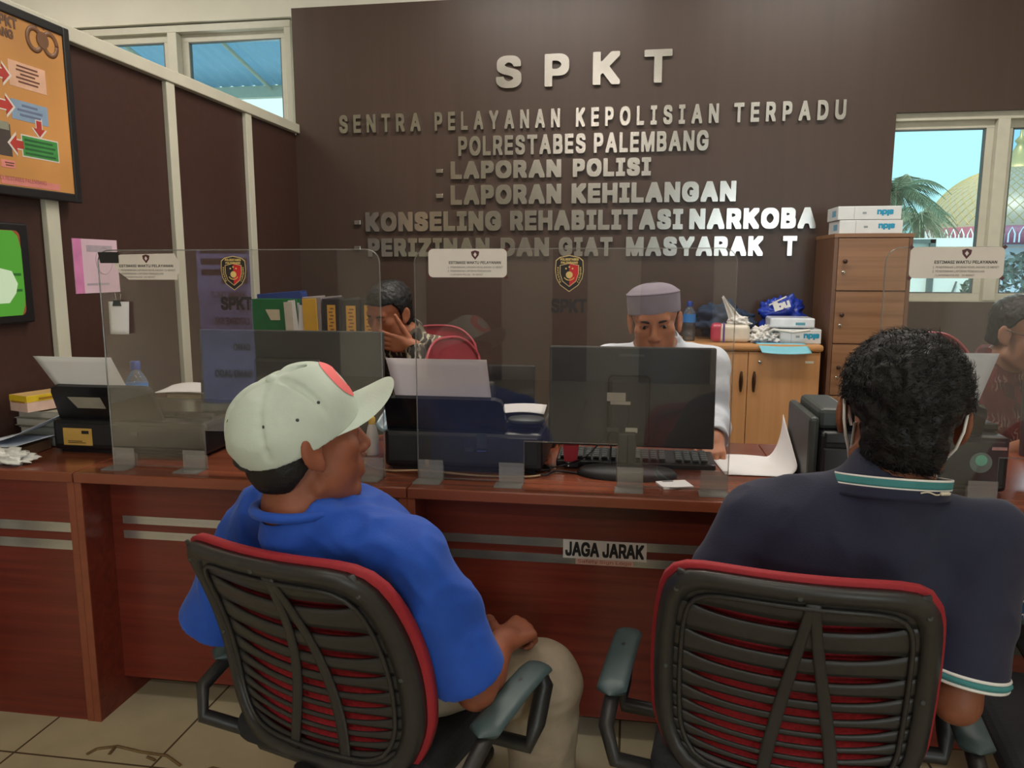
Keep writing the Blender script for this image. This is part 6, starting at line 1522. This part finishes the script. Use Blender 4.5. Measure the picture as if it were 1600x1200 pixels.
MB().grid(lambda u, v: J['nb']+up*(.025+.040*v)+RT*(.072-.004*v)*math.cos(.25+PI*1.84*u+PI*.5+.0)+FW*(.064-.004*v)*math.sin(.25+PI*1.84*u+PI*.5)+FW*.004, 36, 4, .004).build('collar', M['white_shirt'], p3)
trousers(J, mat('dark_trousers', srgb(48, 46, 50), .85), p3, Fm=F3); shoes(J, p3, M['shoe'])
hair_cap(T3, R3, 1.02, p3, M['hair'], lambda x, y, z: np.minimum(z+.050-np.clip((y+.030)*1.7, 0, .095), .030-y), .003, noise_amp=.0008)
def brows(T, p, dz=0, ang=.0007, w=.0042):
    for s in (-1, 1): MB().tube([T((s*(.018+.0052*k), .0935-.0010*k-.00035*k*k, .0108-.0005*(k-2.4)**2+dz)) for k in range(6)], [.0006, .0012, .0014, .0014, .0012, .0006], 5).build('eyelash', M['hair'], p)
    for s in (-1, 1): MB().tube([T((s*(.014+.006*k), .0975-.0010*k-.0003*k*k, .0215+dz+.0022*math.sin(PI*k/5)+ang*k)) for k in range(6)], [.0018, w, w, w*.9, w*.7, .001], 6).build('eyebrow', M['hair'], p)
brows(T3, p3)
# brimless cap
M['kopiah'] = mat('grey_felt', srgb(142, 132, 146), .9, var=.05, scale=30, bump=.15, bscale=240)
S = Sculpt(T3((0, 0, .08))-.18, T3((0, 0, .08))+.18, .0035); Rk = rot(182, 2, 5); K3 = lambda p: T3((0, 0, 0))+Rk @ (A(*p)*1.02+A(0, 0, -.026))
def kop(rx, ry, z0, z1, mode='add', k=.0):
    n = 10
    for i in range(n):
        t = i/(n-1); S.ell(K3((0, -.008, z0+(z1-z0)*t)), A(rx*(1.0+.015*t), ry*(1.0+.015*t), .018), Rk, .004, mode)
S.ell(K3((0, -.008, .085)), A(.0875, .110, .200), Rk, .0)
S.plane_cut(K3((0, 0, .122)), Rk @ A(0, 0, 1)); S.ell(K3((0, -.008, .112)), A(.0845, .106, .040), Rk, .006); S.ell(K3((0, -.008, .07)), A(.079, .099, .16), Rk, 0, 'sub') if False else None
S.plane_cut(K3((0, .0, .053)), Rk @ A(0, 0, -1))
V, F = S.mesh(2); kp = mesh_obj('brimless_cap', V, F, M['kopiah'], p3, smooth=True)
for z in (.118,): MB().tube([K3((.0850*math.cos(a), -.008+.1070*math.sin(a), z)) for a in np.linspace(0, 2*PI, 48)], .0022, 6, caps=False).build('seam', M['kopiah'], kp)

# ---------------------------------------------------------------- clerk in dark batik, hand over his mouth
M['batik'] = bpy.data.materials.new('batik_dark'); m = M['batik']; m.use_nodes = True; nt = m.node_tree; b = nt.nodes['Principled BSDF']; b.inputs['Roughness'].default_value = .8
def batik(m, base, mid, pale, sc1, sc2):
    m.use_nodes = True; nt = m.node_tree; b = nt.nodes['Principled BSDF']; b.inputs['Roughness'].default_value = .75
    tc = nt.nodes.new('ShaderNodeTexCoord'); n1 = nt.nodes.new('ShaderNodeTexNoise'); n1.inputs['Scale'].default_value = sc1; n1.inputs['Detail'].default_value = 2
    r1 = nt.nodes.new('ShaderNodeValToRGB'); r1.color_ramp.interpolation = 'CONSTANT'
    r1.color_ramp.elements[0].color = base; r1.color_ramp.elements[1].position = .52; r1.color_ramp.elements[1].color = mid
    wv = nt.nodes.new('ShaderNodeTexWave'); wv.inputs['Scale'].default_value = sc2; wv.inputs['Distortion'].default_value = 9; wv.inputs['Detail'].default_value = 2.5; wv.inputs['Detail Scale'].default_value = 1.6
    r2 = nt.nodes.new('ShaderNodeValToRGB'); r2.color_ramp.interpolation = 'CONSTANT'; r2.color_ramp.elements[0].color = (0, 0, 0, 1); r2.color_ramp.elements[1].position = .80; r2.color_ramp.elements[1].color = (1, 1, 1, 1)
    n2 = nt.nodes.new('ShaderNodeTexNoise'); n2.inputs['Scale'].default_value = sc1*.7; r3 = nt.nodes.new('ShaderNodeValToRGB'); r3.color_ramp.elements[0].position = .46; r3.color_ramp.elements[1].position = .54
    mu = nt.nodes.new('ShaderNodeMath'); mu.operation = 'MULTIPLY'; mx = nt.nodes.new('ShaderNodeMix'); mx.data_type = 'RGBA'; mx.inputs['B'].default_value = pale
    L = nt.links.new; L(tc.outputs['Object'], n1.inputs['Vector']); L(tc.outputs['Object'], wv.inputs['Vector']); L(tc.outputs['Object'], n2.inputs['Vector'])
    L(n1.outputs['Fac'], r1.inputs[0]); L(wv.outputs['Fac'], r2.inputs[0]); L(n2.outputs['Fac'], r3.inputs[0]); L(r2.outputs[0], mu.inputs[0]); L(r3.outputs[0], mu.inputs[1])
    L(mu.outputs[0], mx.inputs['Factor']); L(r1.outputs[0], mx.inputs['A']); L(mx.outputs['Result'], b.inputs['Base Color'])
batik(m, srgb(38, 31, 30), srgb(92, 80, 66), srgb(190, 182, 160), 11, 12)
J = JD(); FW, RT = yawv(190); J['rt'] = RT; J['hd'] = at(609, 489, D=3.15); J['nb'] = J['hd']+A(.055, .085, -.125); J['pel'] = A(J['nb'][0]+.03, 3.34, .50); up = unit(J['nb']-J['pel'])
J['shR'] = J['nb']+RT*.165-A(0, 0, .045); J['shL'] = J['nb']-RT*.165-A(0, 0, .040)
J['wrL'] = at(645, 541, D=3.02); J['elL'] = at(676, 622, D=2.98); J['elR'] = J['shR']+A(-.02, -.14, -.24); J['wrR'] = J['elR']+A(.17, -.16, -.01)
J['hipR'] = J['pel']+RT*.09; J['hipL'] = J['pel']-RT*.09
px_, py_ = J['pel'][0], J['pel'][1]
J['knR'] = A(px_-.12, 2.97, .53); J['knL'] = A(px_+.10, 2.97, .53); J['anR'] = A(px_-.12, 2.95, .10); J['anL'] = A(px_+.10, 2.95, .10); J['toeR'] = A(0, -1., 0); J['toeL'] = A(0, -1., 0)
p4 = thing('person', (px_, py_, 0), 'clerk in dark patterned batik covering his mouth with one hand', 'person')
R4 = rot(204, 20, -4)
fd4 = unit(at(604, 534, D=3.01)-J['wrL'])
b4, T4, F4 = body(J, R4, [(J['wrL'], fd4, A(.1, 1, .05), 1, (.30, .28, .30, .34), dict(tcurl=-.10, thumb=(.75, .65, -.05), spread=.05)), (J['wrR'], A(.9, -.4, 0), A(0, 0, -1), -1, .5, {})], .004, M['skin4'], p4, 1.0, 1.0, closed=True)
brows(T4, p4, 0, 0, .0038)
shirt(J, F4, M['batik'], p4, .020, .9, (.062, .058, .052), .006, 31, neckr=.064, long_=True, cuff=.042, fsc=(10, 10, 6))
trousers(J, mat('dark_trousers', srgb(48, 46, 50), .85), p4, Fm=F4); shoes(J, p4, M['shoe'])
hair_cap(T4, R4, 1.0, p4, M['hair'], lambda x, y, z: np.minimum(z+.060-np.clip((y+.030)*1.6, 0, .125)-np.clip((np.abs(x)-.03)*0, 0, 1), .1-y), .010, noise_amp=.003, seed=6)
d4 = unit(J['wrL']-J['elL']); wc = J['wrL']-d4*.022; a1 = unit(np.cross(d4, A(0, 1, .2))); a2 = np.cross(d4, a1)
wt = MB().tube([wc+(a1*math.cos(k)+a2*math.sin(k))*.0295 for k in np.linspace(0, 2*PI, 30)], .0075, 8, caps=False).build('wristwatch', M['black_matte'], p4)
nn = A(0, -1, 0)-d4*(A(0, -1, 0) @ d4); nn = unit(nn); MB().lathe([(.019, 0), (.019, .009), (.016, .011), (0, .0112)], wc+nn*.026, 20, R=Vector(nn).to_track_quat('Z', 'Y').to_matrix()).build('watch_face', M['black_gloss'], wt)
lp_ = at(621, 588, D=3.02); ln = MB().box(lp_+A(-.004, .0, -.01), (.030, .004, .075), Ry(.12), .001).build('lanyard_card', mat('red_card', srgb(196, 34, 60), .5), p4)
MB().bb((lp_[0]-.012, lp_[1]-.004, lp_[2]-.02), (lp_[0]-.008, lp_[1]-.0022, lp_[2]+.02)).build('white_line', M['sticker'], ln)
red_chair((px_-.02, 3.40, 0), math.radians(184), 'red padded chair under the man in dark batik, behind the front red one', 1.03)
# a work table in front of him
t = thing('work_table', (px_, 2.86, 0), 'brown work table of the clerk in batik, hidden behind the printers', 'table')
ztb = J['elL'][2]-.046
MB().bb((px_-.50, 2.72, ztb-.028), (px_+.17, 3.06, ztb), .003).build('tabletop', M['counter_top'], t)
for x in (px_-.47, px_+.14):
    for y in (2.75, 3.03): MB().bb((x-.02, y-.02, 0), (x+.02, y+.02, ztb-.028)).build('leg', M['counter'], t)

# ---------------------------------------------------------------- clerk in red batik at the right edge
M['batik_red'] = bpy.data.materials.new('batik_red'); batik(M['batik_red'], srgb(96, 30, 30), srgb(66, 22, 24), srgb(150, 120, 108), 14, 22)
J = JD(); FW, RT = yawv(155); J['rt'] = RT; J['hd'] = at(1596, 522, D=2.62); J['nb'] = J['hd']+A(-.035, .075, -.135); J['pel'] = A(J['nb'][0]-.02, 2.93, .50); up = unit(J['nb']-J['pel'])
J['shR'] = J['nb']+RT*.165-A(0, 0, .055); J['shL'] = J['nb']-RT*.165-A(0, 0, .050)
J['elR'] = J['shR']+A(.02, -.12, -.26); J['wrR'] = A(J['shR'][0]+.10, 2.47, .80); J['elL'] = J['shL']+A(.03, -.10, -.26); J['wrL'] = A(J['shL'][0]-.02, 2.47, .80)
J['hipR'] = J['pel']+RT*.09; J['hipL'] = J['pel']-RT*.09; px_ = J['pel'][0]
J['knR'] = A(px_-.08, 2.58, .52); J['knL'] = A(px_+.14, 2.60, .52); J['anR'] = A(px_-.08, 2.60, .10); J['anL'] = A(px_+.14, 2.62, .10); J['toeR'] = A(0, -1., 0); J['toeL'] = A(0, -1., 0)
p5 = thing('person', (px_, 2.9, 0), 'clerk with glasses and dark red batik shirt at the right edge', 'person')
R5 = rot(146, 12, 0)
b5, T5, F5 = body(J, R5, [(J['wrR'], A(.2, -1, -.2), A(0, 0, -1), -1, .5, {}), (J['wrL'], A(-.2, -1, -.2), A(0, 0, -1), 1, .5, {})], .0045, M['skin5'], p5, 1.0, 1.02)
eyes(T5, R5, 1.02, p5); brows(T5, p5)
shirt(J, F5, M['batik_red'], p5, .020, .85, (.062, .060, .060), .006, 41, neckr=.064, fsc=(10, 10, 6))
trousers(J, mat('dark_trousers', srgb(48, 46, 50), .85), p5, Fm=F5); shoes(J, p5, M['shoe'])
hair_cap(T5, R5, 1.02, p5, M['hair'], lambda x, y, z: np.minimum(z+.050-np.clip((y+.040)*1.6, 0, .115), .1-y), .008, noise_amp=.003, seed=9)
g = MB()
for s in (-1, 1):
    g.tube([T5((s*.031+.021*math.cos(k), .106-.006*abs(math.cos(k)), .006+.016*math.sin(k))) for k in np.linspace(0, 2*PI, 20)], .0012, 6, caps=False)
    g.tube([T5((s*.052, .101, .010)), T5((s*.070, .080, .012)), T5((s*.083, -.002, .016)), T5((s*.083, -.012, .006))], .0014, 6)
g.tube([T5((-.010, .109, .008)), T5((0, .112, .010)), T5((.010, .109, .008))], .0012, 6); g.build('glasses', M['black'], p5)
red_chair((J['pel'][0]-.01, 2.95, 0), math.radians(205), 'red padded chair under the clerk in red batik', 1.06)
p = at(704, 530, Y=2.98); red_chair((p[0]+.235, 2.88, 0), math.radians(-112), 'red padded chair turned sideways behind the middle printer sheet', 1.035)
